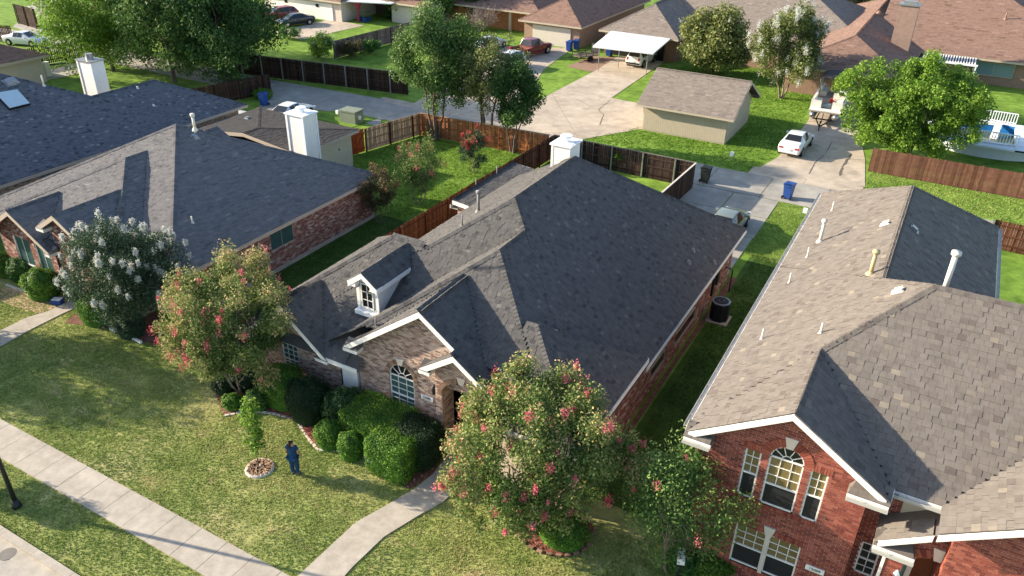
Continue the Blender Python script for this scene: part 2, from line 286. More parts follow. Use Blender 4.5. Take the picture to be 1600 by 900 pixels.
def roof(house, sols, mat, exposure=0.16, wmin=0.2, wmax=0.42, nparts=0, trim='white', fas=0.2, caps=True, gutters=None, thick=0.008):
    deck = MB()
    for i, s in enumerate(sols):
        for side in s.s:
            p = s.poly(side)
            if len(p) >= 3: deck.add([(x, y, s.hs(side, x, y)-0.03-0.004*i) for x, y in p], [tuple(range(len(p)))], 0.3)
    rf = part('roof', deck, mat, house)
    Os, As, Bs, Ns, rs = [], [], [], [], []
    for i, s in enumerate(sols):
        for side in s.s:
            p = s.poly(side)
            if len(p) < 3: continue
            k, z0 = s.s[side]; gx, gy = GR[side]; L = math.sqrt(1+k*k)
            u = np.array([gx, gy, k])/L; hh = np.array([gy, -gx, 0.0]); n = np.cross(hh, u); n = n if n[2] > 0 else -n
            pa = np.array(p); S_ = pa @ hh[:2]; D_ = pa @ np.array([gx, gy])
            dmin, dmax = D_.min(), D_.max(); e = exposure/L; rows = int((dmax-dmin)/e)+1
            for rI in range(rows):
                d0 = dmin+rI*e; dm = min(d0+e*0.5, dmax-0.01)
                sm = np.arange(S_.min()-0.02, S_.max()+0.02, 0.06)+0.03
                X = hh[0]*sm+gx*dm; Y = hh[1]*sm+gy*dm
                vis = inpoly(X, Y, p) & ~hidden(sols, i, X, Y, s.hs(side, X, Y))
                if not vis.any(): continue
                ed = np.flatnonzero(np.diff(np.concatenate([[0], vis.astype(int), [0]])))
                for a, b in zip(ed[::2], ed[1::2]):
                    s0, s1 = sm[a]-0.03, sm[b-1]+0.03; n_ = max(1, int((s1-s0)/((wmin+wmax)/2)))
                    ww = rng.uniform(wmin, wmax, n_+2); cs = s0+np.concatenate([[0], np.cumsum(ww)]); cs = cs[cs < s1-0.05]; cs = np.append(cs, s1)
                    m = len(cs)-1; st = cs[:-1]; wd = np.diff(cs)
                    zz = s.hs(side, hh[0]*st+gx*d0, hh[1]*st+gy*d0)
                    o = np.stack([hh[0]*st+gx*d0, hh[1]*st+gy*d0, zz], 1)
                    Os.append(o-n*0.010); As.append(np.outer(wd-0.006, hh)); Bs.append(np.tile(u*exposure*1.10-n*0.007, (m, 1)))
                    tt = thick+rng.choice([0, 0.010], m)*(1.0); Ns.append(n[None]*(0.009+tt)[:, None])
                    rs.append(np.clip(np.where(rng.random(m) < .07, rng.choice([.02, .12, .90, .97], m), rng.normal(.52, .13, m)), 0, 1))
    pieces('shingle', np.concatenate(Os), np.concatenate(As), np.concatenate(Bs), np.concatenate(Ns), np.concatenate(rs), mat, rf, nparts)
    if caps:
        Vv = []; Rr = []
        for i, s in enumerate(sols):
            ed = {}
            for side in s.s:
                p = s.poly(side)
                for a in range(len(p)):
                    q0, q1 = p[a], p[(a+1) % len(p)]
                    key = tuple(sorted([(round(q0[0], 2), round(q0[1], 2)), (round(q1[0], 2), round(q1[1], 2))]))
                    ed.setdefault(key, []).append(side)
            for (a, b), sd2 in ed.items():
                if len(sd2) != 2: continue
                a3 = np.array([*a, s.hs(sd2[0], *a)]); b3 = np.array([*b, s.hs(sd2[0], *b)])
                if a3[2] > b3[2]: a3, b3 = b3, a3
                d = b3-a3; Ln = np.linalg.norm(d)
                if Ln < 0.3: continue
                d /= Ln; st = 0.17; m = int(Ln/st)
                wv = []
                for q in sd2:
                    k, _ = s.s[q]; gx, gy = GR[q]; nn = np.array([-gx*k, -gy*k, 1.0]); nn /= np.linalg.norm(nn)
                    v = np.cross(nn, d); cen = a3+0.3*d
                    # choose sign leading into own face (downhill of this side)
                    tpt = cen+v*0.1
                    if s.hs(q, tpt[0], tpt[1]) > s.hs(sd2[1 - sd2.index(q)], tpt[0], tpt[1])+1e-6: v = -v
                    wv.append((v, nn))
                for j in range(m+1):
                    c0 = a3+d*min(j*st, Ln-0.02); c1 = a3+d*min(j*st+st*1.1, Ln)
                    cx = (c0+c1)/2
                    if hidden(sols, i, np.array([cx[0]]), np.array([cx[1]]), np.array([cx[2]]), 0.03)[0]: continue
                    bad = False
                    for (v_, n__) in wv:
                        q_ = cx+v_*0.15
                        for jj, t_ in enumerate(sols):
                            if jj != i and t_.inside(q_[0], q_[1]) and float(t_.h(q_[0], q_[1]))-q_[2] > 0.02: bad = True
                    if bad: continue
                    r_ = random.random()*0.9
                    up0 = np.array([0, 0, 0.050]); up1 = np.array([0, 0, 0.032]); wd = 0.16
                    (v1, n1), (v2, n2) = wv
                    q = [c0+up0, c1+up1, c1+v1*wd+n1*0.02, c0+v1*wd+n1*0.036, c1+v2*wd+n2*0.02, c0+v2*wd+n2*0.036, c0+v1*wd-n1*0.02, c0+v2*wd-n2*0.02]
                    Vv.append(q); Rr += [r_]*4
        if Vv:
            V = np.array(Vv).reshape(-1, 3); f = np.array([(0, 3, 2, 1), (0, 1, 4, 5), (0, 6, 3, 3), (0, 5, 7, 7)])
            n_ = len(Vv); F = ((np.arange(n_)*8)[:, None, None]+np.array([(0, 3, 2, 1), (0, 1, 4, 5)])[None]).reshape(-1, 4)
            link('ridge_cap', mesh_np('cap', V, F, np.repeat(np.array(Rr[::4]), 2)), mat, rf, 'stuff')
    # fascia, rakes, soffits
    fb = MB(); gb = MB(); sb = MB()
    for i, s in enumerate(sols):
        x0, x1, y0, y1 = s.r
        for side in 'LRFB':
            if side in s.nf: continue
            if side in 'LR': a = (x0 if side == 'L' else x1, y0); b = (a[0], y1)
            else: a = (x0, y0 if side == 'F' else y1); b = (x1, a[1])
            a = np.array(a, float); b = np.array(b, float); ln = np.linalg.norm(b-a); d = (b-a)/ln
            if side in s.s: brk = [0, ln]
            else:   # gable side: profile breakpoints
                brk = [0, ln]
                ss = np.linspace(0, ln, 400); hh_ = s.h(a[0]+d[0]*ss, a[1]+d[1]*ss); sl = np.diff(hh_)
                brk += [ss[k_+1] for k_ in range(len(sl)-1) if abs(sl[k_+1]-sl[k_]) > 1e-4*5]
                brk = sorted(brk); b2 = [brk[0]]
                for q in brk[1:]:
                    if q-b2[-1] > 0.05: b2.append(q)
                brk = b2
            out = {'L': (-1, 0), 'R': (1, 0), 'F': (0, -1), 'B': (0, 1)}[side]
            for t0, t1 in zip(brk[:-1], brk[1:]):
                n_ = max(1, int((t1-t0)/0.1)); ts = np.linspace(t0, t1, n_+1); tm = (ts[1:]+ts[:-1])/2
                X = a[0]+d[0]*tm; Y = a[1]+d[1]*tm; Z = s.h(X, Y)
                hid = hidden(sols, i, X+out[0]*0.03, Y+out[1]*0.03, Z-0.1, 0.0)
                Xi = X-out[0]*0.04; Yi = Y-out[1]*0.04; hid |= hidden(sols, i, Xi, Yi, s.h(Xi, Yi))
                vis = ~hid; ed = np.flatnonzero(np.diff(np.concatenate([[0], vis.astype(int), [0]])))
                for e0, e1 in zip(ed[::2], ed[1::2]):
                    pa = a+d*ts[e0]; pb = a+d*ts[e1]
                    if e1-e0 < 2: continue
                    za = float(s.h(*np.clip(pa, [x0, y0], [x1, y1]))); zb = float(s.h(*np.clip(pb, [x0, y0], [x1, y1])))
                    o = np.array([out[0], out[1]])*0.02
                    fh = fas if side in s.s else fas*1.2
                    A3 = np.array([pa[0]+o[0], pa[1]+o[1], za-0.012-fh/2]); B3 = np.array([pb[0]+o[0], pb[1]+o[1], zb-0.012-fh/2])
                    o3 = np.array([out[0], out[1], 0])*.035; a0 = np.array([pa[0], pa[1], za-.012]); b0 = np.array([pb[0], pb[1], zb-.012]); dn = np.array([0, 0, fh])
                    part('fascia', MB().prism([a0-dn, b0-dn, b0, a0], o3, .5), trim, house)
                    if side in s.s and gutters and side in gutters:
                        og = np.array([out[0], out[1], 0])*0.10; A4, B4 = A3+og+(0, 0, 0.02), B3+og+(0, 0, 0.02)
                        dd = (B4-A4)/np.linalg.norm(B4-A4); o1 = np.array([out[0], out[1], 0])
                        gb = MB(); gb.beam(A4-(0, 0, 0.0), B4-(0, 0, 0.0), 0.10, 0.012); gb.beam(A4+o1*0.05, B4+o1*0.05, 0.012, 0.11)
                        for z_ in np.arange(0.4, np.linalg.norm(B4-A4), 0.9): gb.beam(A4+dd*z_-o1*0.05+(0, 0, .045), A4+dd*z_+o1*0.05+(0, 0, .045), 0.025, 0.01)
                        part('gutter', gb, 'gutter_grey', house)
                    # soffit strip 0.45 m deep
                    if side in s.s:
                        inn = -np.array([out[0], out[1], 0])*0.45; zs = min(za, zb)-fh-0.004
                        q = [np.array([pa[0], pa[1], zs]), np.array([pb[0], pb[1], zs])]
                        sb.add([q[0], q[1], q[1]+inn, q[0]+inn], [(0, 1, 2, 3)])
    if sb.v: part('soffit', sb, 'soffit', house)
    return rf
# ------------------------------------------------------------ brick walls
def brickwall(house, name, O, U, L, zfun, mat, mortar, holes=(), course=0.083, bl=0.235, nparts=0, z0=0.0, hmax=9, bricks=True):
    """wall plane from O along unit U; zfun(s) top height; holes list of fn(s,z)->bool"""
    O = np.array(O, float); U = np.array([*U, 0.0]); U /= np.linalg.norm(U); N_ = np.array([U[1], -U[0], 0])   # outward
    # mortar sheet as cells
    mb = MB(); ds = 0.25; n = max(1, int(round(L/ds)))
    ss = np.linspace(0, L, n+1)
    if not holes:
        for a, b in zip(ss[:-1], ss[1:]):
            mb.add([O+U*a+(0, 0, z0), O+U*b+(0, 0, z0), O+U*b+(0, 0, zfun(b)), O+U*a+(0, 0, zfun(a))], [(0, 1, 2, 3)])
    else:
        da = 0.06; nn = int(L/da)+1; ss = np.linspace(0, L, nn)
        for a, b in zip(ss[:-1], ss[1:]):
            top = (zfun(a)+zfun(b))/2; zz = np.arange(z0, top, 0.05); m_ = (a+b)/2
            if len(zz) == 0: continue
            sol = np.array([not any(h_(m_, z_+0.025) for h_ in holes) for z_ in zz])
            ed = np.flatnonzero(np.diff(np.concatenate([[0], sol.astype(int), [0]])))
            for e0, e1 in zip(ed[::2], ed[1::2]):
                za = zz[e0]; zb_ = zz[e1-1]+0.05; ta, tb = (zfun(a), zfun(b)) if e1 == len(zz) else (zb_, zb_)
                mb.add([O+U*a+(0, 0, za), O+U*b+(0, 0, za), O+U*b+(0, 0, tb), O+U*a+(0, 0, ta)], [(0, 1, 2, 3)])
    wl = part(name, mb, mortar, house)
    if not bricks: return wl
    Os, As, Bs = [], [], []
    zz = z0; row = 0
    while zz < hmax:
        off = (row % 2)*bl/2; s_ = np.arange(-off, L, bl); a = np.maximum(s_, 0); b = np.minimum(s_+bl-0.012, L)
        ok = (b-a) > 0.05; a, b = a[ok], b[ok]; zc = zz+course/2
        if holes:
            sg = np.arange(0, L, 0.012); so = np.array([not any(h_(q_+.006, zc) for h_ in holes) for q_ in sg]); a2, b2 = [], []
            for p, q in zip(a, b):
                i0, i1 = int(p/.012), int(math.ceil(q/.012)); m_ = so[i0:i1]
                if m_.all(): a2.append(p); b2.append(q); continue
                ed = np.flatnonzero(np.diff(np.concatenate([[0], m_.astype(int), [0]])))
                for e0, e1 in zip(ed[::2], ed[1::2]):
                    if e1-e0 > 3: a2.append(max(p, (i0+e0)*.012)); b2.append(min(q, (i0+e1)*.012))
            a, b = np.array(a2), np.array(b2)
        keep = [zfun((p+q)/2) > zz+course*0.6 for p, q in zip(a, b)]
        if len(a): a, b = a[keep], b[keep]
        if len(a): Os.append(O[None]+np.outer(a, U)+np.array([0, 0, zz])-N_*0.004); As.append(np.outer(b-a, U)); Bs.append(np.tile([0, 0, course-0.018], (len(a), 1)))
        zz += course; row += 1
    if Os:
        Os, As, Bs = map(np.concatenate, (Os, As, Bs)); n = len(Os)
        pieces('brick', Os, As, Bs, np.tile(N_*0.02, (n, 1)), rng.random(n), mat, wl, nparts)
    return wl
def arch_hole(s0, s1, z0, zs, rise):
    c, r_ = (s0+s1)/2, (s1-s0)/2
    def f(s, z): return s0 < s < s1 and z > z0 and (z < zs or ((s-c)/r_)**2+((z-zs)/rise)**2 < 1)
    return f
def rect_hole(s0, s1, z0, z1): return lambda s, z: s0 < s < s1 and z0 < z < z1
def window(house, O, U, s0, s1, z0, z1, rise=0.0, cols=3, rows=3, upper='glass_teal', lower=None, split=0.5, ring=None, frame='white', recess=0.06, lowgrid=True, sun=True):
    """window part (frame) with pane and muntin sub-parts; rise>0 adds an arched head with sunburst"""
    O = np.array(O, float); U = np.array([*U, 0.0]); U /= np.linalg.norm(U); N_ = np.array([U[1], -U[0], 0]); B = O-N_*recess
    pt = lambda s, z, d=0.0: B+U*s+np.array([0, 0, z])+N_*d
    fr = MB(); c, r_ = (s0+s1)/2, (s1-s0)/2; t = 0.05
    for a, b in ((pt(s0+t/2, z0), pt(s0+t/2, z1)), (pt(s1-t/2, z0), pt(s1-t/2, z1)), (pt(s0, z0+t/2), pt(s1, z0+t/2)), (pt(s0, z1), pt(s1, z1))): fr.beam(a, b, 0.07, t, 0.5, upv=U if abs((b-a)[2]) > .1 else (0, 0, 1))
    zm = z0+(z1-z0)*split; fr.beam(pt(s0, zm, .01), pt(s1, zm, .01), 0.07, 0.05)
    if rise:
        A_ = np.linspace(0, math.pi, 15)
        for a, b in zip(A_[:-1], A_[1:]): fr.beam(pt(c-r_*.97*math.cos(a), z1+rise*.97*math.sin(a)), pt(c-r_*.97*math.cos(b), z1+rise*.97*math.sin(b)), 0.07, t)
    w_ = part('window', fr, frame, house)
    for nm, za, zb_, mt in (('pane', zm, z1, upper), ('pane', z0, zm, lower or upper)):
        mb = MB(); mb.add([pt(s0+.02, za), pt(s1-.02, za), pt(s1-.02, zb_), pt(s0+.02, zb_)], [(0, 1, 2, 3)]); part(nm, mb, mt, w_)
    mu = MB(); q = 0.022
    for i in range(1, cols):
        s = s0+(s1-s0)*i/cols; mu.beam(pt(s, zm if not lowgrid else z0, .012), pt(s, z1, .012), q, q)
    nr = rows
    for i in range(1, nr): mu.beam(pt(s0, zm+(z1-zm)*i/nr, .012), pt(s1, zm+(z1-zm)*i/nr, .012), q, q)
    if lowgrid:
        for i in range(1, nr): mu.beam(pt(s0, z0+(zm-z0)*i/nr, .012), pt(s1, z0+(zm-z0)*i/nr, .012), q, q)
    if rise:
        A_ = np.linspace(0, math.pi, 15); mb = MB(); mb.add([pt(c-r_*.96*math.cos(a), z1+rise*.96*math.sin(a)) for a in A_], [tuple(range(15))[::-1]]); part('pane', mb, 'glass_dark', w_)
        if sun:
            for a in (R(35), R(70), R(110), R(145)): mu.beam(pt(c+.3*r_*math.cos(a), z1+.3*rise*math.sin(a), .012), pt(c+r_*.95*math.cos(a), z1+rise*.95*math.sin(a), .012), q, q)
            for a, b in zip(A_[:-1], A_[1:]): mu.beam(pt(c-.3*r_*math.cos(a), z1+.3*rise*math.sin(a), .012), pt(c-.3*r_*math.cos(b), z1+.3*rise*math.sin(b), .012), q, q)
    part('muntin', mu, frame, w_)
    return w_
def arch_ring(wl, O, U, c, z1, r0, r1, rise0, rise1, mat, n=19, key=True, a0=0, a1=180, legs=0.0, d=0.035, skip=1.2):
    O = np.array(O, float); U = np.array([*U, 0.0]); N_ = np.array([U[1], -U[0], 0]); pt = lambda s, z: O+U*s+np.array([0, 0, z])
    A_ = np.radians(np.linspace(a0, a1, n+1)); mid = (n-1)/2
    for i, (a, b) in enumerate(zip(A_[:-1], A_[1:])):
        if key and abs(i-mid) < skip: continue
        g_ = (b-a)*0.06; a, b = a+g_, b-g_; mb = MB()
        mb.prism([pt(c+r0*math.cos(a), z1+rise0*math.sin(a)), pt(c+r1*math.cos(a), z1+rise1*math.sin(a)), pt(c+r1*math.cos(b), z1+rise1*math.sin(b)), pt(c+r0*math.cos(b), z1+rise0*math.sin(b))], N_*d)
        part('brick', mb, mat, wl)
    if key:
        mb = MB(); h0, h1 = z1+rise0*.97, z1+rise1*1.12; k0, k1 = 0.09, 0.19
        mb.prism([pt(c-k0, h0), pt(c+k0, h0), pt(c+k1, h1), pt(c-k1, h1)], N_*(d+.03)); part('keystone', mb, 'stone', wl)
def soldier(wl, O, U, s0, s1, z0, z1, mat, w_=0.085, d=0.03):
    O = np.array(O, float); U = np.array([*U, 0.0]); N_ = np.array([U[1], -U[0], 0])
    for s in np.arange(s0, s1-w_*.5, w_):
        mb = MB(); p = [O+U*s+(0, 0, z0), O+U*(s+w_-.012)+(0, 0, z0), O+U*(s+w_-.012)+(0, 0, z1), O+U*s+(0, 0, z1)]; mb.prism(p, N_*d); part('brick', mb, mat, wl)
def vent_pipe(house, x, y, z, h, rad=0.045, mat='pipe_white', cap=False):
    mb = MB(); mb.tube([(x, y, z-0.1), (x, y, z+h)], rad, 10)
    if cap: mb.tube([(x, y, z+h-0.02), (x, y, z+h+0.10)], rad*1.7, 12)
    v = part('vent_pipe', mb, mat, house, True)
    f = MB(); f.tube([(x, y, z-0.03), (x, y, z+0.10)], [rad*2.4, rad*1.2], 10); part('flashing', f, mat, v)
def box_vent(house, x, y, z, sl, mat='pipe_white', s=0.32):
    """low square roof vent on slope; sl = (dz/dx, dz/dy)"""
    mb = MB(); t = Matrix(((1, 0, 0), (0, 1, 0), (sl[0], sl[1], 1)))
    for a, h0, h1 in ((s*0.75, 0, 0.03), (s*0.5, 0.03, 0.13)):
        c = [(-a, -a), (a, -a), (a, a), (-a, a)]; vs = [(x+p, y+q, z+p*sl[0]+q*sl[1]+h0) for p, q in c]+[(x+p, y+q, z+p*sl[0]+q*sl[1]+h1) for p, q in c]
        mb.add(vs, [(3, 2, 1, 0), (4, 5, 6, 7), (0, 1, 5, 4), (1, 2, 6, 5), (2, 3, 7, 6), (3, 0, 4, 7)])
    part('roof_vent', mb, mat, house)
def text_on(s, size, O, U, mat, parent, depth=0.006):
    cu = bpy.data.curves.new('number', 'FONT'); cu.body = s; cu.size = size; cu.extrude = depth; cu.align_x = 'CENTER'; cu.align_y = 'CENTER'
    o = bpy.data.objects.new('tmp', cu); COL.objects.link(o); bpy.context.view_layer.update()
    me = bpy.data.meshes.new_from_object(o.evaluated_get(bpy.context.evaluated_depsgraph_get())); bpy.data.objects.remove(o)
    U = np.array([*U, 0.0]); T = Matrix(((U[0], 0, U[1], O[0]), (U[1], 0, -U[0], O[1]), (0, 1, 0, O[2]), (0, 0, 0, 1))); me.transform(T)
    return link('number', me, mat, parent)
# ============================================================ SETTING
gm = MB(); gm.add([(-700, -60, -.004), (600, -60, -.004), (600, 900, -.004), (-700, 900, -.004)], [(0, 1, 2, 3)]); structure('ground', gm, 'grass_green')
def sheet(name, poly, z, mat, thick=0.0, **k):
    mb = MB(); p = [(float(q[0]), float(q[1]), z) for q in poly]
    a = sum(p[i][0]*p[(i+1) % len(p)][1]-p[(i+1) % len(p)][0]*p[i][1] for i in range(len(p)))
    if a < 0: p = p[::-1]
    if thick: mb.prism([(x, y, z-thick) for x, y, z in p], (0, 0, thick))
    else: mb.add(p, [tuple(range(len(p)))])
    return structure(name, mb, mat)
sheet('front_lawn', [(-60, 8.7), (14, 8.7), (14, 20.5), (-60, 20.5)], 0.002, 'grass')
sheet('side_lawn', [(-7.7, 20.4), (-3.9, 20.4), (-3.9, 43.5), (-7.7, 43.5)], .003, 'grass_shade')  # darker sheet, painted shade between the two houses
sheet('side_lawn', [(-29.9, 20.6), (-25.5, 20.6), (-25.4, 36.5), (-29.9, 36.5)], .003, 'grass_shade')  # darker sheet, painted shade in the left yard
sheet('road', [(-70, -6), (14, -6), (14, 8.36), (-70, 8.36)], 0.006-0.12+.12, 'road')
# kerb
kb = structure('kerb', MB().bb(-70, 14, 8.36, 8.40, 0, .012), 'walk')
for i in range(22):
    x0 = -34+i*1.9; part('kerb_stone', MB().bb(x0, x0+1.885, 8.38, 8.64, 0, .13), 'walk', kb)
part('gutter_pan', MB().bb(-34, 8, 7.96, 8.375, 0, .016), 'walk', kb)
man = MB(); mk('stain', (.17, .155, .14), .8, namp=.2); c_ = P(12, 866); man.tube([(0, 0, 0), (0, 0, .015)], .27, 20); single('manhole_cover', man, 'stain', 'round dark patch of a manhole cover in the road at the corner', 'manhole cover', (c_[0], c_[1], .006))
def slab_run(name, quads, mat, thick=0.05, parent_struct=None):
    st = parent_struct or tag(bpy.data.objects.new(name, None), kind='structure')
    if not parent_struct: COL.objects.link(st)
    for q in quads:
        q = [np.array([p[0], p[1]]) for p in q]; c = sum(q)/len(q); q = [c+(p-c)*0.994 for p in q]
        mb = MB(); mb.prism([(*p, .0) for p in q], (0, 0, thick+random.uniform(-.004, .004))); part('slab', mb, mat, st)
    return st
ya, yb = 10.70, 12.08
slab_run('sidewalk', [[(x, ya), (x+1.22, ya), (x+1.22, yb), (x, yb)] for x in np.arange(-38.4, 6, 1.23)], 'walk')
# curved front walkway
Lf = [P(455, 911), P(510, 860), P(555, 818), P(610, 787), P(648, 765), P(676, 742), P(700, 712), P(722, 690)]
Rt = [P(530, 911), P(553, 885), P(600, 840), P(652, 808), P(690, 787), P(712, 768), P(745, 738), P(765, 712)]
slab_run('front_path', [[Lf[i], Rt[i], Rt[i+1], Lf[i+1]] for i in range(len(Lf)-1)], 'walk')
la, lb = [P(-60, 548), P(0, 518), P(40, 498), P(75, 487), P(110, 470)], [P(-55, 576), P(0, 543), P(50, 515), P(92, 494), P(130, 476)]
slab_run('neighbour_path', [[la[i], lb[i], lb[i+1], la[i+1]] for i in range(4)], 'walk')
NPATH = [tuple(q[:2]) for q in la]+[tuple(q[:2]) for q in lb[::-1]]; WPATH = [tuple(q[:2]) for q in Lf]+[tuple(q[:2]) for q in Rt[::-1]]
# alley slabs and drives
slab_run('alley', [[(x, 52.42), (x+4.0, 52.42), (x+4.0, 56.6), (x, 56.6)] for x in np.arange(-110, 14, 4.02)], 'alley', .03)
slab_run('driveway', [[(-14.3+a*3.1, 45.6+b*3.4), (-11.25+a*3.1, 45.6+b*3.4), (-11.25+a*3.1, 48.95+b*3.4), (-14.3+a*3.1, 48.95+b*3.4)] for a in range(2) for b in range(2)]+[[(-14.3, 41), (-8.2, 41), (-8.2, 45.55), (-14.3, 45.55)]], 'alley', .028)
for nm, quads in (('driveway', [[P(905, 219), P(798, 200), P(822, 170), P(862, 146)], [P(905, 219), P(862, 146), P(950, 152), P(1006, 163), P(1006, 201)], [P(862, 146), P(935, 108), P(1024, 106), P(956, 153)], [P(935, 108), P(965, 88), P(1045, 92), P(1024, 106)]]),
                  ('driveway', [[P(1172, 270), P(1352, 292), P(1352, 250), P(1215, 246)], [P(1215, 246), P(1352, 250), P(1340, 190), P(1262, 190)], [P(1262, 190), P(1340, 190), P(1340, 120), P(1290, 118)]]),
                  ('driveway', [[P(800, 192), P(640, 165), P(740, 110), P(848, 110), P(850, 108)], [P(740, 110), P(848, 110), P(895, 75), P(790, 72)]])):
    slab_run(nm, quads, 'drive', .024)
slab_run('driveway', [[(x, 56.62), (x+4.05, 56.62), (x+4.05, 57.9), (x, 57.9)] for x in (-46, -41.9, -37.8, -33.7, -29.6)]+[[(-11.4, 56.62), (-7.4, 56.62), (-7.4, 58.3), (-11.4, 58.3)], [(-7.4, 56.62), (-3.5, 56.62), (-3.5, 58.3), (-7.4, 58.3)]], 'drive', .018)
slab_run('driveway', [[P(495, 175), P(430, 165), P(400, 178), P(470, 215)], [P(425, 125), P(600, 155), P(595, 200), P(520, 175), P(440, 165), P(400, 178)]], 'alley', .02)
slab_run('driveway', [[P(430, 50), P(515, 30), P(570, 40), P(470, 62)], [P(462, 58), P(480, 60), P(535, 36), P(520, 34)]], 'drive', .02)
slab_run('driveway', [[P(45, 120), P(130, 94), P(140, 112), P(60, 128)], [P(20, 42), P(60, 55), P(68, 45), P(30, 33)], [P(40, 12), P(70, 26), P(75, 3), P(58, 0)]], 'alley', .02)
def crack(pts, w=0.05):
    mb = MB(); p = [P(*q)[:2] for q in pts]
    for a, b in zip(p[:-1], p[1:]):
        n_ = 4
        for j in range(n_):
            q0 = a+(b-a)*j/n_; q1 = a+(b-a)*(j+1)/n_; d = (q1-q0); n = np.array([-d[1], d[0]])/np.linalg.norm(d)*w*random.uniform(.5, 1.2); o = n*random.uniform(-1, 1)
            mb.add([(*(q0-n+o), .034), (*(q1-n), .034), (*(q1+n), .034), (*(q0+n+o), .034)], [(0, 1, 2, 3)])
    structure('pavement_crack', mb, 'crack')
crack([(1300, 222), (1290, 240), (1273, 255), (1264, 272)], .035); crack([(1330, 242), (1318, 258), (1313, 268), (1312, 275)], .075)
crack([(953, 157), (935, 172), (943, 180), (937, 195)], .03); crack([(900, 155), (925, 168), (960, 160)], .025)
sheet('far_street', [(-140, 134.5), (60, 134.5), (60, 142), (-140, 142)], .01, 'walk')
sheet('far_sidewalk', [(-140, 147), (60, 147), (60, 149), (-140, 149)], .012, 'walk')
sheet('far_path', [P(1452, 10), P(1474, 10), P(1480, -6), P(1462, -6)], .014, 'white')
sheet('brick_pad', [P(885, 104), P(925, 88), P(965, 90), P(935, 112), P(920, 112)], .02, 'brick_brown')
# mulch and soil beds
bed = [P(330, 600), P(350, 650), P(395, 612+30), P(432, 646), P(465, 655), P(485, 690), P(498, 700), P(560, 705), P(605, 745), P(640, 765), P(676, 742), P(700, 700), P(560, 560), P(405, 560)]
sheet('mulch_bed', bed, .012, 'soil')
ringR = [(-8.2+1.45*math.cos(t), 18.35+1.25*math.sin(t)) for t in np.linspace(0, 2*math.pi, 28)[:-1]]
sheet('flower_bed', ringR, .012, 'soil')
bedL = [P(100, 505), P(130, 480), P(200, 450), P(330, 560), P(270, 540), P(222, 535), P(165, 512)]
sheet('hedge_bed', bedL, .012, 'soil')
sheet('bare_strip', [(-8.0, 22), (-7.75, 22), (-7.8, 31), (-7.6, 40), (-8.0, 40)], .008, 'soil')
sheet('bare_soil', [P(0, 448), P(40, 455), P(90, 480), P(60, 490), P(0, 472)], .010, 'mulch_tan')
def chips(name, poly, n, mat, size=.06, z=.02):
    p = np.array([q[:2] for q in poly]); lo, hi = p.min(0), p.max(0); xy = rng.uniform(lo, hi, (n*3, 2)); xy = xy[inpoly(xy[:, 0], xy[:, 1], p)][:n]; n = len(xy)
    c = np.column_stack([xy, rng.uniform(z, z+.03, n)]); a = rng.uniform(0, 6.28, n); s = size*rng.uniform(.5, 1.3, n)
    A = np.stack([np.cos(a)*s, np.sin(a)*s, rng.uniform(-.3, .3, n)*s], 1); B = np.stack([-np.sin(a)*s*.5, np.cos(a)*s*.5, rng.uniform(-.2, .2, n)*s], 1)
    V = np.stack([c-A, c+B, c+A, c-B], 1).reshape(-1, 3); F = np.arange(4*n).reshape(n, 4)
    o = link(name, mesh_np(name, V, F, rng.random(n)), mat, None, 'stuff'); return o
chips('red_mulch', [P(415, 640), P(432, 648), P(465, 660), P(485, 690), P(498, 704), P(525, 690), P(520, 660), P(470, 600), P(400, 590)], 9000, 'mulch')
chips('leaf_litter', bed, 2500, 'mulch_tan', .05)
chips('ring_mulch', ringR, 1500, 'mulch', .05)
def edging(name, label, pts, mat, w=.1, h=.09, L_=.2, cat='edging'):
    t = thing(name, label, cat, (pts[0][0], pts[0][1], 0), world=True); pts = [np.array(p[:2]) for p in pts]
    for a, b in zip(pts[:-1], pts[1:]):
        n = max(1, int(np.linalg.norm(b-a)/L_)); ang = math.atan2(*(b-a)[::-1])
        for j in range(n):
            c = a+(b-a)*(j+.5)/n; part('brick', MB().box((*c, h/2), (L_*.92, w, h+random.uniform(-.015, .015)), ang+random.uniform(-.12, .12)), mat, t)
    return t
edging('brick_edging', 'scalloped brick edging around the bed under the near pink crape myrtle', ringR[14:]+ringR[:3], 'brick_brown')
edging('brick_edging', 'weathered tan edging stones along the red mulch bed by the person', [P(350, 650), P(395, 642), P(432, 648), P(463, 657), P(485, 690), P(498, 704), P(560, 706), P(605, 748)], 'stone', .1, .05)
edging('stone_edging', 'pale concrete edging in front of the hedge by the white crape myrtle', [P(170, 514), P(200, 527), P(222, 537)], 'white', .12, .12, .5)
edging('brick_edging', 'pinkish edging row beside the bare soil at the far left', [P(10, 446), P(45, 458), P(62, 468)], 'stone', .12, .08)
# tree ring of the young tree
t = thing('tree_ring', 'low round concrete ring filled with wood chips around the young tree', 'tree ring', (*P(406, 732)[:2], 0))
part('rim', MB().tube([(0, 0, 0), (0, 0, .07)], [.56, .52], 24), 'stone', t); c_ = P(406, 732)
ch = MB()
for _ in range(260): a, r_ = random.uniform(0, 6.28), .47*math.sqrt(random.random()); ch.box((r_*math.cos(a), r_*math.sin(a), .08), (.1, .04, .02), random.uniform(0, 3))
part('wood_chips', ch, 'mulch_tan', t, kind='stuff')
# ============================================================ HOUSES
def wallbox(house, x0, x1, y0, y1, z1, mat, name='wall'): part(name, MB().bb(x0, x1, y0, y1, -.05, z1), mat, house)
